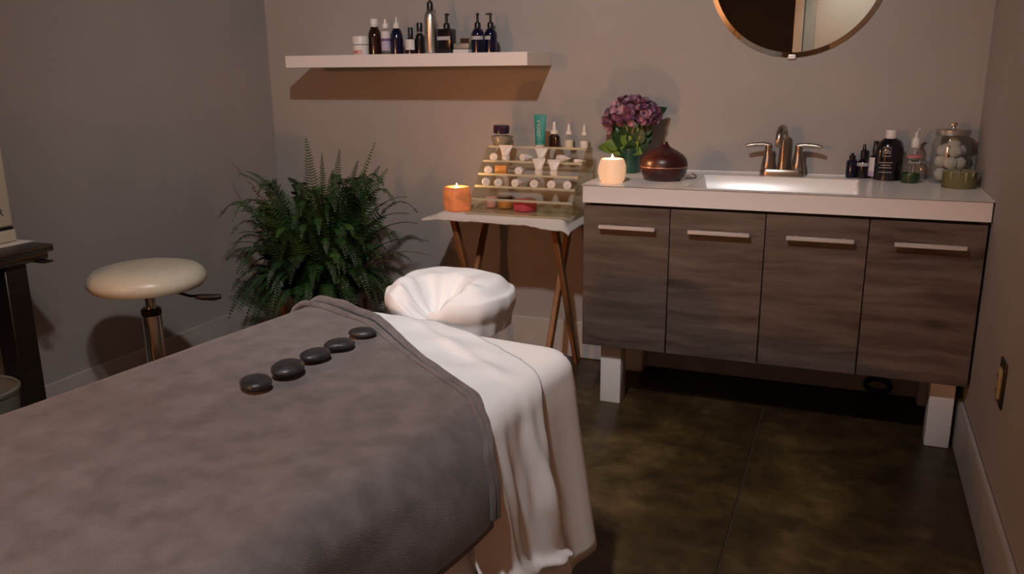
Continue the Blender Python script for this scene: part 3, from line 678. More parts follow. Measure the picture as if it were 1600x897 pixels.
# ------------------------------------------------------------------ folding tray table, towel, candle, display
TZ = .690
tt = thing('folding_tray_table', (-1.68, -.245, 0), 'wooden folding tray table with crossed legs left of the vanity', 'table'); to = Vector(tt.location)
fin('table_top', box(-.255, .255, -.175, .175, TZ-.018, TZ, .004, 2), 'stand_wood', tt)
for xx in (-.216, .216):
    fin('leg', bar((xx, -.150, TZ-.020), (xx, .165, 0.004), .022, .036, bev=.004), 'stand_wood', tt)
    xi = xx-.026*(1 if xx > 0 else -1)
    fin('leg', bar((xi, .150, TZ-.020), (xi, -.215, 0.004), .022, .036, bev=.004), 'stand_wood', tt)
fin('cross_rail', box(-.205, .205, .12, .14, TZ-.052, TZ-.02, .003, 1), 'stand_wood', tt); fin('cross_rail', box(-.205, .205, -.02, 0, TZ-.045, TZ-.02, .003, 1), 'stand_wood', tt)
fin('stretcher', tube([(-.18, -.185, .075), (.18, -.185, .075)], .010), 'stand_wood', tt)
TW, TWL, TWR, TWF, TWB = TZ+.001, -2.010, -1.372, -.458, -.060
def tw_pt(a, b):
    x = TWL+(TWR-TWL)*a; y = TWF+(TWB-TWF)*b
    y += .012*nz(x*7, 3)*(1-b)
    ex = max(0, (-1.935)-x, x-(-1.425)); ey = max(0, (-.42)-y)
    e = math.hypot(ex, ey*1.2)
    dr = 0.016*sstep(0, .03, e)+max(0, e-.015)*(.15+.6*sstep(-1.60, -1.42, x))
    if x > -1.5: x -= .3*max(0, ex-.01)
    return (x, y, TW+.007-dr+.0025*nz(x*14, y*14, 1)+.002*nz(x*40, y*40))
o = fin('hand_towel', grid(tw_pt, 90, 60), 'towel', None, angle=80); solid(o, .007, -1); tag(o, 'white terry towel spread over the folding tray table', 'towel')
TT = TW+.0095
def flame_candle(name, px, wpx, hpx, y, z, label, m, shape, cup):
    p = place(px, y, z); k = mpp(p); R, H = wpx/2*k, hpx*k
    t = thing(name, p, label, 'candle')
    sg = 40; b_ = bmesh.new(); rings = []
    for (r, h) in shape:
        ring = []
        for i in range(sg):
            a = 2*PI*i/sg; sq = 1/max(abs(math.cos(a+.5)), abs(math.sin(a+.5)))**cup; nn = 1+.035*nz(math.cos(a)*1.6+px, math.sin(a)*1.6, h*2)+.012*nz(math.cos(a)*5, math.sin(a)*5, h*6)
            ring.append(b_.verts.new((R*r*sq*nn*math.cos(a), R*r*sq*nn*math.sin(a), H*h)))
        rings.append(ring)
    for a_, c_ in zip(rings, rings[1:]):
        for i in range(sg): b_.faces.new((a_[i], a_[(i+1) % sg], c_[(i+1) % sg], c_[i]))
    b_.faces.new(rings[0]); b_.faces.new(rings[-1])
    fin('holder', b_, m, t, angle=60)
    fin('wax', lathe([(0, 0), (.42*R, 0), (.42*R, .008), (0, .009)], 20), 'wax', t, loc=(0, 0, H*.80))
    fin('wick', tube([(0, 0, H*.80+.008), (.001, 0, H*.80+.016)], .0012, 6), 'wick', t)
    fin('flame', lathe([(0, 0), (.0035, .003), (.0045, .008), (.0025, .015), (0, .021)], 12), 'flame', t, loc=(0, 0, H*.80+.013))
    ld = bpy.data.lights.new('candle_light', 'POINT'); ld.energy = CANDLE_W; ld.color = (1, .50, .20); ld.shadow_soft_size = .006
    lo = bpy.data.objects.new('candle_light', ld); COL.objects.link(lo); lo.parent = t; lo.location = (0, 0, H+.022)
    return t
flame_candle('rock_salt_candle', 714.5, 39, 37, -.37, TT, 'burning candle in a rough orange rock-salt holder on the towel', 'salt', [(.84, 0), (.93, .08), (.95, .5), (.93, .9), (.84, 1), (.48, 1), (.46, .8)], .55)
flame_candle('glowing_candle', 956, 42, 37, -.457, VH, 'glowing cream candle on the left end of the vanity top', 'salt_cream', [(.74, 0), (.9, .12), (1, .45), (.97, .72), (.84, .96), (.76, 1), (.50, .98), (.48, .8)], .12)

# tiered acrylic display
AX0, AX1 = -1.832, -1.400
TY = [-.362, -.325, -.288, -.238, -.180]; TZs = [.748, .795, .840, .888, .942]; TB = -.100
AZ = TT+.001
da = thing('acrylic_display', ((AX0+AX1)/2, -.26, AZ), 'clear acrylic five-step display stand holding skincare tubes', 'display stand'); do_ = Vector(da.location)
def abox(n, m, x0, x1, y0, y1, z0, z1, bev=0): return fin(n, box(x0-do_.x, x1-do_.x, y0-do_.y, y1-do_.y, z0-do_.z, z1-do_.z, bev, 1), m, da, False)
abox('base_plate', 'acrylic', AX0, AX1, -.428, TB, AZ, AZ+.003)
abox('base_edge', 'acrylic_edge', AX0, AX1, -.4305, -.428, AZ, AZ+.003)
for i in range(5):
    y1 = (TY[i+1] if i < 4 else TB)
    abox('shelf', 'acrylic', AX0+.003, AX1-.003, TY[i], y1+.004, TZs[i]-.003, TZs[i])
    abox('lip', 'acrylic_edge', AX0+.003, AX1-.003, TY[i]-.0025, TY[i], TZs[i]-.003, TZs[i]+.006)
for x in (AX0, AX1-.003):
    pts = [(-.372, AZ+.003)]+[(TY[i], TZs[i]+.004) for i in range(5)]+[(TB, TZs[4]+.004), (TB, AZ+.003)]
    bm = bmesh.new(); A_ = [bm.verts.new((x-do_.x, y-do_.y, z-do_.z)) for y, z in pts]; B_ = [bm.verts.new((x+.003-do_.x, y-do_.y, z-do_.z)) for y, z in pts]
    bm.faces.new(A_); bm.faces.new(B_[::-1])
    for i in range(len(pts)): bm.faces.new((A_[i], B_[i], B_[(i+1) % len(pts)], A_[(i+1) % len(pts)]))
    fin('side_panel', bm, 'acrylic', da, False)
GT = 'white sample tubes on the acrylic display'
def tube_body(r, L_, wide=1.25):
    def fnn(a, b):
        t_ = b; fl_ = t_**1.3; th = 2*PI*a; rx = r*(1+(wide-1)*fl_); ry = r*(1-fl_*.94)
        return (rx*math.cos(th), ry*math.sin(th), L_*t_)
    return grid(fnn, 24, 8)
def lay_tube(px, tier, label, yaw=0, roll=0, r=.0165, L_=.034, pitch=0):
    y = TY[tier]+.006; z = TZs[tier]+r+.0008; p = place(px, y, z)
    t = thing('sample_tube', p, label, 'tube', GT, rot=(-PI/2+pitch, roll, yaw+.40))
    fin('cap', lathe([(.18*r, .0015), (.0, .0015)] if False else [(0, 0), (.86*r, 0), (r, .002), (r, .020), (.9*r, .021), (0, .021)], 28), 'white_plastic', t)
    fin('cap_dimple', lathe([(0, -.0004), (.16*r, -.0004), (.16*r, .0004)], 12), 'label_grey', t)
    b_ = tube_body(r*.92, L_, 1.1); fin('body', b_, 'white_plastic', t, loc=(0, 0, .0215), angle=80)
def up_tube(px, wpx, hpx, tier, label, dy=.012, m='white_plastic', lm='label_white'):
    y = TY[tier]+dy+.006; p = place(px, y, TZs[tier]+.0005); k = mpp(p); H = hpx*k; r = wpx/2*k*.60
    t = thing('sample_tube', p, label, 'tube', GT)
    fin('cap', lathe([(0, 0), (.95*r, 0), (r, .0015), (r, H*.34), (.9*r, H*.35), (0, H*.35)], 24), 'white_plastic', t)
    fin('neck', lathe([(.9*r, H*.35), (.88*r, H*.38), (.92*r, H*.385)], 24), 'label_grey', t)
    fin('body', tube_body(r*.95, H*.52, 1.75), m, t, loc=(0, 0, H*.382), angle=80); fin('crimp', box(-wpx/2*k*1.02, wpx/2*k*1.02, -.0014, .0014, H*.87, H, .0005, 1), lm, t)
for px, w_, ya in ((759.5, 'second step from the bottom, far left end', 0), (778.5, 'second step, second from left', -.15), (804, 'second step, lying askew, third from left', -.55), (834, 'second step, fourth from left', -.25), (861, 'second step, fifth from left', -.12), (886.5, 'second step, far right end', -.05)):
    lay_tube(px, 1, 'white sample tube lying cap-forward on the display: '+w_, ya)
lay_tube(763, 2, 'white sample tube lying cap-forward alone at the left of the third step', 0); lay_tube(810, 2, 'white sample tube lying askew mid third step beside the upright tubes', -.35)
up_tube(842, 21, 27, 2, 'white tube standing on its cap on the third step, left of two'); up_tube(865.5, 21, 26, 2, 'white tube standing on its cap on the third step, right of two')
lay_tube(771.5, 3, 'white sample tube lying cap-forward at the left of the fourth step', 0); up_tube(790.5, 22, 25, 3, 'white tube standing on its cap on the fourth step, left side')
lay_tube(815, 3, 'white sample tube tipped sideways in the middle of the fourth step', -.95); up_tube(846, 21, 22, 3, 'white tube standing behind the third-step pair on the fourth step', .02)
lay_tube(872, 3, 'white sample tube tipped to the right on the fourth step', -1.0); lay_tube(897, 3, 'tiny white sample vial lying at the right of the fourth step', -1.2, r=.009, L_=.03)
p = place(788, -.225, TZs[2]); o = fin('amber_packet', box(p.x-.026, p.x+.026, -.268, -.252, TZs[2]+.0005, TZs[2]+.036, .003, 2), 'orange_box', None); tag(o, 'small amber packet behind the third step of the display', 'packet')
p = place(816, -.33, AZ); t = thing('pink_gel_jar', (p.x, -.30, AZ+.0035), 'low pink gel jar inside the display under the steps', 'jar')
fin('body', lathe([(0, 0), (.046, 0), (.048, .003), (.048, .028), (.046, .030), (0, .030)], 32), 'pink_gel', t); fin('lid', lathe([(.049, .030), (.049, .038), (.046, .040), (0, .040)], 32), 'pink_gel', t)
p = place(752, -.33, AZ); t = thing('pink_gel_jar', (p.x+.02, -.27, AZ+.0035), 'small pale pink jar inside the left end of the display', 'jar')
fin('body', lathe([(0, 0), (.022, 0), (.024, .003), (.024, .03), (0, .03)], 24), 'pink', t); fin('lid', lathe([(.025, .03), (.025, .042), (0, .042)], 24), 'pink', t)
p = place(786, -.31, AZ); t = thing('amber_pot', (p.x-.005, -.27, AZ+.0035), 'brown amber pot inside the display beside the pink jar', 'jar')
fin('body', lathe([(0, 0), (.028, 0), (.03, .003), (.03, .034), (0, .034)], 24), 'orange_box', t); fin('lid', lathe([(.031, .034), (.031, .046), (0, .047)], 24), 'amber', t)
# on the top step
GZ = TZs[4]+.0005; GY = -.142; GD = 'skincare bottles on the top step of the display'
bottle('salve_dish', 784.5, 35, 16, GY, GZ, 'grey-green glass dish at the left of the top display step', GD, 'jar_grey', [(0, 0), (.66, 0), (.74, .06), (.98, .85), (1, 1), (.92, 1), (.6, .3), (0, .25)], cat='dish')
p = place(783, GY, GZ); k = mpp(p)
t = thing('salve_jar', (p.x, GY, GZ+.0165), 'small jar with a dark purple lid sitting in the grey-green dish', 'jar', GD, rot=(.02, .05, 0))
fin('body', lathe([(0, 0), (7*k, 0), (9.5*k, 6*k), (10*k, 12*k), (9*k, 14*k), (0, 14*k)], 28), 'clear', t); fin('contents', lathe([(0, .001), (6.5*k, .001), (9*k, 6*k), (9*k, 9*k), (0, 9*k)], 24), 'amber', t); fin('lid', lathe([(0, 14*k), (12*k, 14*k), (12.6*k, 15*k), (12.6*k, 25*k), (11.5*k, 26*k), (0, 26*k)], 12), 'jar_purple', t)
p = place(844, GY, GZ); k = mpp(p)
t = thing('teal_tube', p, 'teal green lotion tube standing on a white cap, top of the display', 'tube', GD)
fin('cap', lathe([(0, 0), (6.8*k, 0), (7*k, .001), (7.2*k, 4*k), (0, 4*k)], 28), 'white_plastic', t)
def tl(a, b):
    th = 2*PI*a; rx = (7.6+2.8*b)*k; ry = 7.4*k*(1-.93*b**1.4); return (rx*math.cos(th), ry*math.sin(th), 4*k+46*k*b)
tb = fin('body', grid(tl, 32, 12), 'teal', t, angle=80)
text('lettering', 'COOLA', 7.2*k, 'label_white', tb, (-.2*k, -6.0*k, 29*k), (PI/2-.10, -PI/2, 0), sh=.2)
fin('band', box(-7.4*k, 7.4*k, -7.7*k, -7.2*k, 9*k, 9.8*k), 'teal_dark', tb, False)
DROP = lambda z0: [(0, z0), (.66, z0), (.68, z0+.02), (.68, z0+.12), (.6, z0+.135), (.36, z0+.14), (.32, z0+.17), (.26, .94), (.16, .99), (0, 1)]
bottle('dropper_bottle', 866, 17.5, 40, GY, GZ, 'brown glass dropper bottle with white top next to the teal tube', GD, 'amber', ROUND(.50, .6, .08), [('dropper', 'white_plastic', DROP(.53)), lab('label', 'amber', 1.01, .06, .4, -160, -20)])
bottle('dropper_bottle', 888.5, 14.5, 37, GY, GZ, 'clear dropper bottle with cream label, second from right on the top step', GD, 'clear', ROUND(.52, .5, .2), [('dropper', 'white_plastic', DROP(.56)), lab('label', 'cream_plastic', 1.02, .03, .34, -180, 0), ('serum', 'cream_plastic', [(0, .02), (.9, .02), (.9, .22), (0, .22)])])
bottle('dropper_bottle', 912.5, 12.5, 36, GY, GZ, 'slim clear dropper bottle with white label, rightmost on the top step', GD, 'clear', ROUND(.52, .5, .2), [('dropper', 'white_plastic', DROP(.56)), lab('label', 'label_white', 1.02, .03, .32, -180, 0)])

# ------------------------------------------------------------------ things on the vanity top
pot = place(983.5, -.135, VH); k = mpp(pot)
fp = thing('flower_pot', pot, 'mauve flowers in a dark green glazed pot on the vanity top', 'plant')
fin('pot', lathe([(0, 0), (14.5*k, 0), (15*k, .002), (16.5*k, 38*k), (15.6*k, 38*k), (14.4*k, 32*k), (0, 32*k)], 36), 'green_pot', fp)
fin('soil', lathe([(0, 33*k), (14.8*k, 33*k)], 24), 'soil', fp)
rnd = random.Random(3)
def leaf_mesh(L_, W_, bend=.3, curl=.15):
    def fnn(a, b):
        x = W_*(a-.5)*2*math.sin(PI*min(1, b**.8*.97+.03))**.8*.5; return (x, L_*b*math.cos(bend*b), L_*b*math.sin(bend*b)*-1+abs(x)*curl*2)
    return grid(fnn, 6, 10)
# flower heads
fm = []
for mm in ('petal', 'petal2', 'petal3'):
    b_ = bmesh.new()
    for q in range(7):
        a = 2*PI*q/7
        for lay in range(2):
            a2 = a+lay*.45; L_ = .0155-.004*lay; w_ = .0055; tl_ = .45+.5*lay
            ca, sa = math.cos(a2), math.sin(a2); pv = []
            for (l, ww) in ((.1, .25), (.55, 1), (.9, .8), (1, .1)):
                z = L_*l*tl_*l
                pv.append((b_.verts.new((L_*l*ca-w_*ww*sa, L_*l*sa+w_*ww*ca, z)), b_.verts.new((L_*l*ca+w_*ww*sa, L_*l*sa-w_*ww*ca, z+.0006))))
            for (c0, c1), (d0, d1) in zip(pv, pv[1:]): b_.faces.new((c0, c1, d1, d0))
    me = bpy.data.meshes.new('blossom'); b_.to_mesh(me); b_.free(); me.materials.append(M[mm]); fm.append(me)
cnt = place(984, -.135, VH); fcx = Vector((0, 0, 86*k))
for i in range(210):
    a = rnd.uniform(0, 2*PI); el = math.asin(rnd.uniform(-.35, 1)); rr = rnd.uniform(.80, 1.02)
    d_ = Vector((math.cos(a)*math.cos(el), math.sin(a)*math.cos(el), math.sin(el)))
    p = fcx+Vector((d_.x*43*k*rr, d_.y*32*k*rr, d_.z*29*k*rr + (-8*k if d_.x < -.6 else 0)))
    me = fm[0 if rnd.random() < .45 else (1 if d_.z > .1 and rnd.random() < .6 else 2)]
    o = link('blossom', me, None, fp, p); o.rotation_mode = 'QUATERNION'; o.rotation_quaternion = (d_+Vector((rnd.uniform(-.4, .4), rnd.uniform(-.6, .2), rnd.uniform(-.3, .3)))).to_track_quat('Z', 'Y'); s_ = rnd.uniform(.75, 1.2); o.scale = (s_,)*3
for i in range(14):
    a = 2*PI*i/14; e = Vector((math.cos(a)*24*k, math.sin(a)*18*k, 75*k)); fin('stem', tube([(4*k*math.cos(a), 4*k*math.sin(a), 33*k), (e*.5)+Vector((0, 0, 20*k)), e], .0013, 5), 'leaf', fp)
LV = [(-54, -6, 44, 50, 20, 'leaf'), (-38, -10, 50, 40, 20, 'leaf'), (-30, -12, 36, 34, 18, 'leaf'), (20, -16, 34, 30, 18, 'leaf'), (-8, -18, 40, 28, 18, 'leaf'), (12, -18, 46, 28, 20, 'leaf'), (53, 4, 104, 40, 24, 'leaf_dark')]
for q in range(46):
    a = rnd.uniform(PI, 2*PI) if q < 32 else rnd.uniform(0, PI); rr_ = rnd.uniform(14, 34); LV.append((rr_*math.cos(a), rr_*.7*math.sin(a), rnd.uniform(46, 84), 30, rnd.uniform(15, 24), 'leaf_dark' if rnd.random() < .88 else 'leaf'))
for (lx, ly, lz, L_, W_, mm) in LV:
    st_ = Vector((lx*.25*k, ly*.25*k, (34 if lz < 90 else 74)*k)); en = Vector((lx*k, ly*k, lz*k)); dr_ = (en-st_)
    if lz >= 46 and lz < 90: st_ = en-dr_.normalized()*26*k
    dr_ = en-st_; yv = dr_.normalized(); vw = Vector((.3, -.9, .45)); zv = (vw-yv*vw.dot(yv)).normalized(); xv = yv.cross(zv)
    b_ = leaf_mesh(dr_.length, W_*k, .35)
    bmesh.ops.transform(b_, matrix=Matrix(((xv.x, yv.x, zv.x, st_.x), (xv.y, yv.y, zv.y, st_.y), (xv.z, yv.z, zv.z, st_.z), (0, 0, 0, 1))), verts=b_.verts)
    fin('leaf', b_, mm, fp, angle=80)
fin('bud_stem', tube([(-2*k, 0, 108*k), (0, 0, 116*k), (-2*k, 0, 121*k)], .0012, 5), 'petal3', fp)

df = place(1036.5, -.325, VH); k = mpp(df); H = 59*k
t = thing('aroma_diffuser', df, 'dark red wood-grain onion-shaped aroma diffuser beside the flower pot', 'diffuser')
R = 36.5*k
fin('lower_body', lathe([(0, .003), (.55*R, .003), (.66*R, .0), (.72*R, .002), (.86*R, .10*H), (.95*R, .20*H), (1.0*R, .34*H), (1.0*R, .352*H)], 48), 'diffuser', t)
fin('seam_ring', lathe([(1.0*R, .352*H), (1.004*R, .356*H), (1.004*R, .372*H), (1.0*R, .376*H)], 48), 'gold', t)
fin('upper_body', lathe([(1.0*R, .376*H), (.985*R, .47*H), (.93*R, .57*H), (.80*R, .665*H), (.60*R, .745*H), (.40*R, .81*H), (.25*R, .87*H), (.165*R, .93*H), (.14*R, .97*H), (.13*R, 1.0*H), (.08*R, 1.0*H), (.07*R, .9*H), (0, .9*H)], 48), 'diffuser', t)
fin('button', lathe([(0, 0), (.004, 0), (.004, .0015), (0, .0018)], 12), 'gold', t, loc=(-.86*R, -.5*R*.98, .26*H), rot=(PI/2, 0, -1.0))
fin('power_cord', tube([(R*.9, R*.3, .006), (R*1.12, R*.5, .0035), (R*1.22, R*.9, .0035), (R*1.12, R*1.6, .0035), (R*.8, R*2.4, .0035)], .0022, 6), 'black_plastic', t)

GV = 'bottles at the right end of the vanity top'
bottle('blue_bottle', 1329, 16, 38, -.05, VH, 'short cobalt blue bottle, leftmost of the group right of the basin', GV, 'cobalt', ROUND(.74, .55, .08), [('cap', 'black_plastic', [(0, .76), (.58, .76), (.58, .9), (.3, .93), (.3, 1), (0, 1)])])
bottle('dropper_bottle', 1346.5, 18, 53, -.05, VH, 'black dropper bottle with a grey label strip on the vanity top', GV, 'black_glass', ROUND(.56, .5, .14), [('dropper', 'black_plastic', [(0, .58), (.56, .58), (.56, .80), (.4, .82), (.3, .84), (.26, .97), (.15, 1), (0, 1)]), lab('label', 'label_grey', 1.02, .36, .46, -165, -20)])
bottle('spray_bottle', 1364, 17, 58, -.048, VH, 'slim black spray bottle with tall white label beside the big black bottle', GV, 'black_glass', ROUND(.62, .5, .08), [('sprayer', 'black_plastic', [(0, .66), (.52, .66), (.52, .82), (.44, .84), (.44, .99), (.3, 1), (0, 1)]), lab('label', 'label_white', 1.02, .07, .57, -170, -75), lab('label_foot', 'lavender', 1.03, .07, .2, -170, -75)])
p = place(1385.5, -.085, VH); k = mpp(p)
bb = bottle('large_bottle', 1385.5, 40, 77, -.085, VH, 'large black bottle with white cap and printed square logo', GV, 'black_glass', [(0, 0), (.93, 0), (1, .015), (1, .60), (.96, .68), (.80, .76), (.5, .83), (.42, .84), (0, .84)], [('cap', 'white_plastic', [(0, .835), (.38, .835), (.40, .85), (.40, .98), (.36, 1), (0, 1)])], sy=.72)
R, H = 20*k, 77*k
def on_body(x): return -.72*math.sqrt(max(0, R*R-x*x))-.0006
lx = -.22*R
for (a, b, c_, d_) in ((-.30, .30, .49, .50), (-.30, .30, .665, .675), (-.30, -.28, .49, .675), (.28, .30, .49, .675)):
    fin('logo_frame', box(lx+a*R, lx+b*R, on_body(lx)-.0004, on_body(lx)+.001, c_*H, d_*H), 'label_grey', bb, False)
text('logo', 'nb', .40*R*1.25, 'label_grey', bb, (lx, on_body(lx)-.0003, .585*H), (PI/2, 0, -.16))
for zz, w_ in ((.36, .55), (.31, .38), (.26, .5), (.17, .52)):
    fin('print_line', box(lx-w_*R*.9, lx+w_*R*.9, on_body(lx)-.0004, on_body(lx)+.002, zz*H, (zz+.012)*H), 'label_grey', bb, False)
p = place(1424.5, -.085, VH); k = mpp(p); H = 80*k
t = thing('hand_sanitizer', p, 'clear hand sanitizer pump bottle with dark name label', 'bottle', GV)
def sq_ring(hx, hy, z, bm, n=32, e=.5):
    return [bm.verts.new((hx*abs(math.cos(a))**e*(1 if math.cos(a) > 0 else -1), hy*abs(math.sin(a))**e*(1 if math.sin(a) > 0 else -1), z)) for a in [2*PI*i/n for i in range(n)]]
def sq_body(hx, hy, prof_):
    bm = bmesh.new(); rr = [sq_ring(hx*s, hy*s, z, bm) for s, z in prof_]
    for a, b in zip(rr, rr[1:]):
        for i in range(32): bm.faces.new((a[i], a[(i+1) % 32], b[(i+1) % 32], b[i]))
    bm.faces.new(rr[0]); bm.faces.new(rr[-1]); return bm
HX = 17*k
fin('body', sq_body(HX, .6*HX, [(.94, 0), (1, .003), (1, .42*H), (.95, .5*H), (.75, .575*H), (.42, .62*H), (.38, .66*H)]), 'clear', t, angle=60)
fin('pump', lathe([(0, .65*H), (6*k, .65*H), (6.6*k, .66*H), (6.4*k, .76*H), (4.5*k, .83*H), (2.4*k, .84*H), (2.2*k, .93*H), (0, .93*H)], 24), 'white_plastic', t)
fin('nozzle', tube([(0, 0, .86*H), (1*k, 1*k, .92*H), (2.5*k, -4*k, .985*H), (3*k, -7*k, 1.0*H)], [2.6*k, 2.4*k, 1.7*k, 1.2*k], 10), 'white_plastic', t)
fin('dip_tube', tube([(0, 0, .05*H), (0, 0, .66*H)], .0022, 8), 'white_plastic', t)
lb = fin('label', sq_body(HX*.62, .6*HX*1.02, [(1, .33*H), (1, .41*H)]), 'label_black', t, angle=60)
text('lettering', 'Purell', 7.6*k, 'label_white', lb, (-.5*k, -.6*HX*1.02-.0012, .37*H), (PI/2, 0, 0), sh=.25)
fin('label_red', sq_body(HX*.66, .6*HX*1.01, [(1, .46*H), (.98, .50*H)]), 'red', t, angle=60)
p = place(1421, -.135, VH); k = mpp(p)
o = thing('green_jar', p, 'small green translucent jar in front of the sanitizer bottle', 'jar', GV)
fin('body', lathe([(0, 0), (12.5*k, 0), (13*k, .002), (13.3*k, 13*k), (12.5*k, 15*k), (12*k, 15*k), (11.5*k, 10*k), (0, 10*k)], 32), 'green_jar', o); fin('gel', lathe([(0, 10.2*k), (11.3*k, 10.2*k)], 24), 'green_wax', o)
# apothecary jar with cotton balls
JP = Vector((place(1480, -.092, VH).x, -.092, VH)); k = mpp(JP); H = 82*k
J = thing('apothecary_jar', JP, 'glass apothecary jar with metal lid full of cotton balls', 'jar', GV); R = 28*k
fin('glass_body', lathe([(0, 0), (.92*R, 0), (1*R, .03*H), (1*R, .70*H), (.94*R, .80*H), (.84*R, .86*H), (.83*R, .90*H), (.80*R, .90*H), (.80*R, .86*H), (.90*R, .79*H), (.955*R, .70*H), (.955*R, .06*H), (.9*R, .045*H), (0, .045*H)], 44), 'glass', J)
ld_ = fin('lid', lathe([(0, .895*H), (.86*R, .895*H), (.88*R, .905*H), (.88*R, .985*H), (.84*R, 1.0*H), (.2*R, 1.015*H), (0, 1.015*H)], 44), 'alu', J)
fin('lid_knob', lathe([(0, 1.01*H), (.10*R, 1.01*H), (.12*R, 1.05*H), (.19*R, 1.07*H), (.19*R, 1.11*H), (.14*R, 1.125*H), (0, 1.125*H)], 24), 'chrome', ld_)
rnd = random.Random(5); cb_ = [(-.42, -.40, .17), (.10, -.52, .18), (.5, -.1, .17), (-.3, .35, .18), (.3, .4, .17), (-.45, -.2, .40), (.02, -.45, .38), (.45, -.25, .38), (-.1, .4, .40), (.4, .4, .42), (-.40, -.22, .60), (.18, -.38, .60), (.44, .16, .60), (-.15, .4, .62), (.12, -.05, .74)]
meb = []
for q in range(3):
    b_ = bmesh.new(); bmesh.ops.create_icosphere(b_, subdivisions=3, radius=1)
    for v_ in b_.verts: v_.co *= 1+.10*nz(v_.co.x*2.2+q*9, v_.co.y*2.2, v_.co.z*2.2)
    me = bpy.data.meshes.new('cotton_ball'); b_.to_mesh(me); b_.free()
    for pl in me.polygons: pl.use_smooth = True
    me.materials.append(M['cotton']); meb.append(me)
for i, (a, b, c_) in enumerate(cb_):
    o = link('cotton_ball', meb[i % 3], None, None, (JP.x+a*R, JP.y+b*R, JP.z+c_*H), (rnd.random()*3, rnd.random()*3, 0)); o.scale = (.34*R,)*3
    tag(o, 'fluffy white cotton ball inside the glass apothecary jar', 'cotton ball', 'cotton balls in the jar')
p = place(1497.5, -.225, VH); k = mpp(p); R, H = 24.5*k, 27*k
gc = thing('green_candle', p, 'low round olive green wax candle with drips at the counter corner', 'candle')
def gcf(a, b):
    th = 2*PI*a; r = R*(1+.015*nz(math.cos(th)*2, math.sin(th)*2, b*2)); return (r*math.cos(th), r*math.sin(th), H*b*(.97+.05*nz(math.cos(th)*2, math.sin(th)*2, 7)))
fin('wax_body', grid(gcf, 48, 6), 'green_wax', gc, angle=80)
fin('wax_top', lathe([(1.01*R, .93*H), (1.0*R, .97*H), (.90*R, .985*H), (.5*R, .93*H), (0, .92*H)], 40), 'green_wax_top', gc)
for a, l in ((-75, .6), (-100, .35), (-50, .3), (-125, .4)):
    ar = math.radians(a); fin('wax_drip', tube([(1.0*R*math.cos(ar), 1.0*R*math.sin(ar), .96*H), (1.02*R*math.cos(ar), 1.02*R*math.sin(ar), (.96-l*.5)*H), (1.0*R*math.cos(ar), 1.0*R*math.sin(ar), (.96-l)*H)], [.006, .0035, .002], 8), 'green_wax_top', gc)
fin('wick', tube([(0, 0, .92*H), (.002, 0, 1.05*H)], .0012, 6), 'wick', gc)

# ------------------------------------------------------------------ fern in the corner
FB = Vector((-2.45, -.52, 0))
fe = thing('potted_fern', FB, 'large dark green fern with arching fronds in the room corner', 'plant')
fin('pot', lathe([(0, .03), (.11, .03), (.115, .04), (.142, .235), (.152, .24), (.152, .265), (.142, .268), (.135, .25), (0, .245)], 36), 'terracotta', fe)
fin('soil', lathe([(0, .248), (.136, .248)], 24), 'soil', fe)
for k_ in range(4):
    a = PI/4+k_*PI/2; fin('stand_leg', bar((.175*math.cos(a), .175*math.sin(a), .30), (.175*math.cos(a), .175*math.sin(a), 0), .022, .022), 'stand_wood', fe)
fin('stand_ring', lathe([(.10, .012), (.19, .012), (.19, .028), (.10, .028), (.10, .012)], 28), 'stand_wood', fe)
def frond(p0, p1, p2, wid, n=34, droop=.25, seed=0, miss=0):
    """a fern frond along a quadratic curve: midrib plus paired leaflets"""
    rg = random.Random(seed); bm = bmesh.new(); P = []
    for i in range(n+1):
        t_ = i/n; P.append(p0*(1-t_)**2+p1*2*t_*(1-t_)+p2*t_**2)
    tube(P[::2]+([P[-1]] if n % 2 else []), [.0028*(1-.8*i/(n/2+1)) for i in range(len(P[::2])+(n % 2))], 4, bm, False)
    view = Vector((rg.uniform(-.5, .5), -1, rg.uniform(-.1, .5))).normalized()
    for i in range(3, n):
        t_ = i/n; T = (P[min(i+1, n)]-P[i-1]).normalized(); up = Vector((0, 0, 1)) if abs(T.z) < .75 else view
        S = T.cross(up)
        if S.length < .05: S = Vector((1, 0, 0))
        S.normalize(); Nn = S.cross(T).normalized()
        wl = wid*min(1, (1-t_)*1.9)**.75*min(1, t_*3.5+.25)+.002
        for sg in (-1, 1):
            if rg.random() < miss: continue
            d_ = (S*sg+T*.28+Nn*(.12-droop*rg.uniform(.3, 1.3))).normalized(); L_ = wl*rg.uniform(.85, 1.1); hw_ = (.0040+.03*wid*.06)*(.6+.4*min(1, (1-t_)*2))
            b0 = P[i]; m_ = b0+d_*L_*.5+Nn*.002; e = b0+d_*L_+T*L_*.12
            vs_ = [bm.verts.new(b0-T*hw_*.7), bm.verts.new(b0+T*hw_*.7), bm.verts.new(m_+T*hw_), bm.verts.new(m_-T*hw_), bm.verts.new(e)]
            bm.faces.new(vs_[:4]); bm.faces.new((vs_[3], vs_[2], vs_[4]))
    return bm
CR = Vector((0, 0, .38)); rnd = random.Random(11)
def tip(px, py, Y): return on_y(px, py, Y)-FB
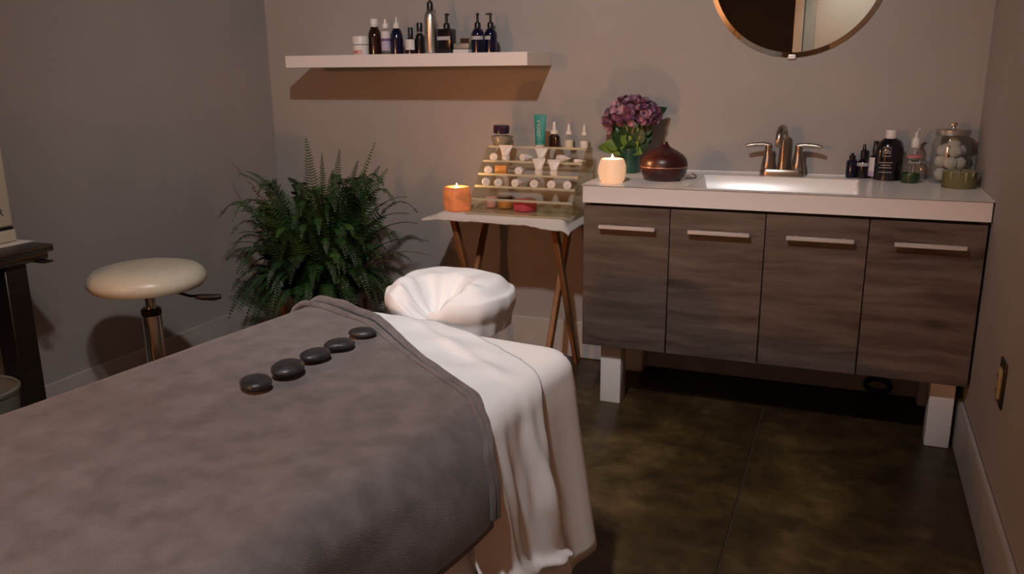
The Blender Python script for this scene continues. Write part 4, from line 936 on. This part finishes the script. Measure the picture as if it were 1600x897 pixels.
KEYF = [(478, 214, -.50, .058, 0), (503, 238, -.55, .055, 0), (531, 232, -.45, .04, 0), (587, 220, -.48, .045, 1), (560, 250, -.55, .055, 0), (607, 262, -.5, .05, 1), (594, 258, -.6, .05, 0), (450, 278, -.5, .05, 0), (357, 248, -.52, .022, 2), (372, 272, -.6, .035, 0), (384, 268, -.5, .04, 0), (372, 330, -.62, .04, 0), (372, 365, -.7, .04, 0), (358, 382, -.7, .022, 0), (382, 400, -.72, .03, 0), (637, 308, -.52, .05, 1), (655, 350, -.6, .045, 0), (672, 378, -.6, .025, 0), (680, 402, -.62, .025, 2), (661, 430, -.62, .02, 2), (640, 335, -.7, .05, 0), (600, 285, -.4, .05, 1), (455, 300, -.7, .05, 0), (412, 290, -.6, .05, 0), (520, 265, -.65, .055, 0), (545, 275, -.7, .05, 0)]
for i, (px, py, Y, wd, kind) in enumerate(KEYF):
    e = tip(px, py, Y); e.x = max(e.x, XL+.03-FB.x); s_ = Vector((e.x*.10+rnd.uniform(-.03, .03), e.y*.15+rnd.uniform(-.03, .03), .26))
    hz = max(e.z, .55); c_ = Vector((e.x*.42, e.y*.45+.0, hz*.72+.22 if e.z < .85 else .66))
    fin('frond', frond(s_, c_, e, wd, 60 if kind == 0 else 54, .22, i, .35 if kind == 2 else 0), ('fern', 'fern_lt', 'fern_dry')[kind], fe, False)
for i in range(150):
    a = rnd.uniform(0, 2*PI); rr = rnd.uniform(.24, .43); ez = rnd.choice((rnd.uniform(.12, .36), rnd.uniform(.25, .5), rnd.uniform(.4, .7), rnd.uniform(.55, .82)))
    if math.sin(a) > .3 and rnd.random() < .5: a = -a
    e = Vector((math.cos(a)*rr, math.sin(a)*rr*.92, ez))
    if FB.y+e.y > -.03: e.y = -.03-FB.y
    s_ = Vector((math.cos(a)*.06, math.sin(a)*.06, .255)); c_ = Vector((math.cos(a)*rr*.66, math.sin(a)*rr*.62, max(ez, .40)+rnd.uniform(.12, .30)))
    fin('frond', frond(s_, c_, e, rnd.uniform(.034, .050), 46, .30, 100+i), 'fern' if rnd.random() < .90 else 'fern_lt', fe, False)
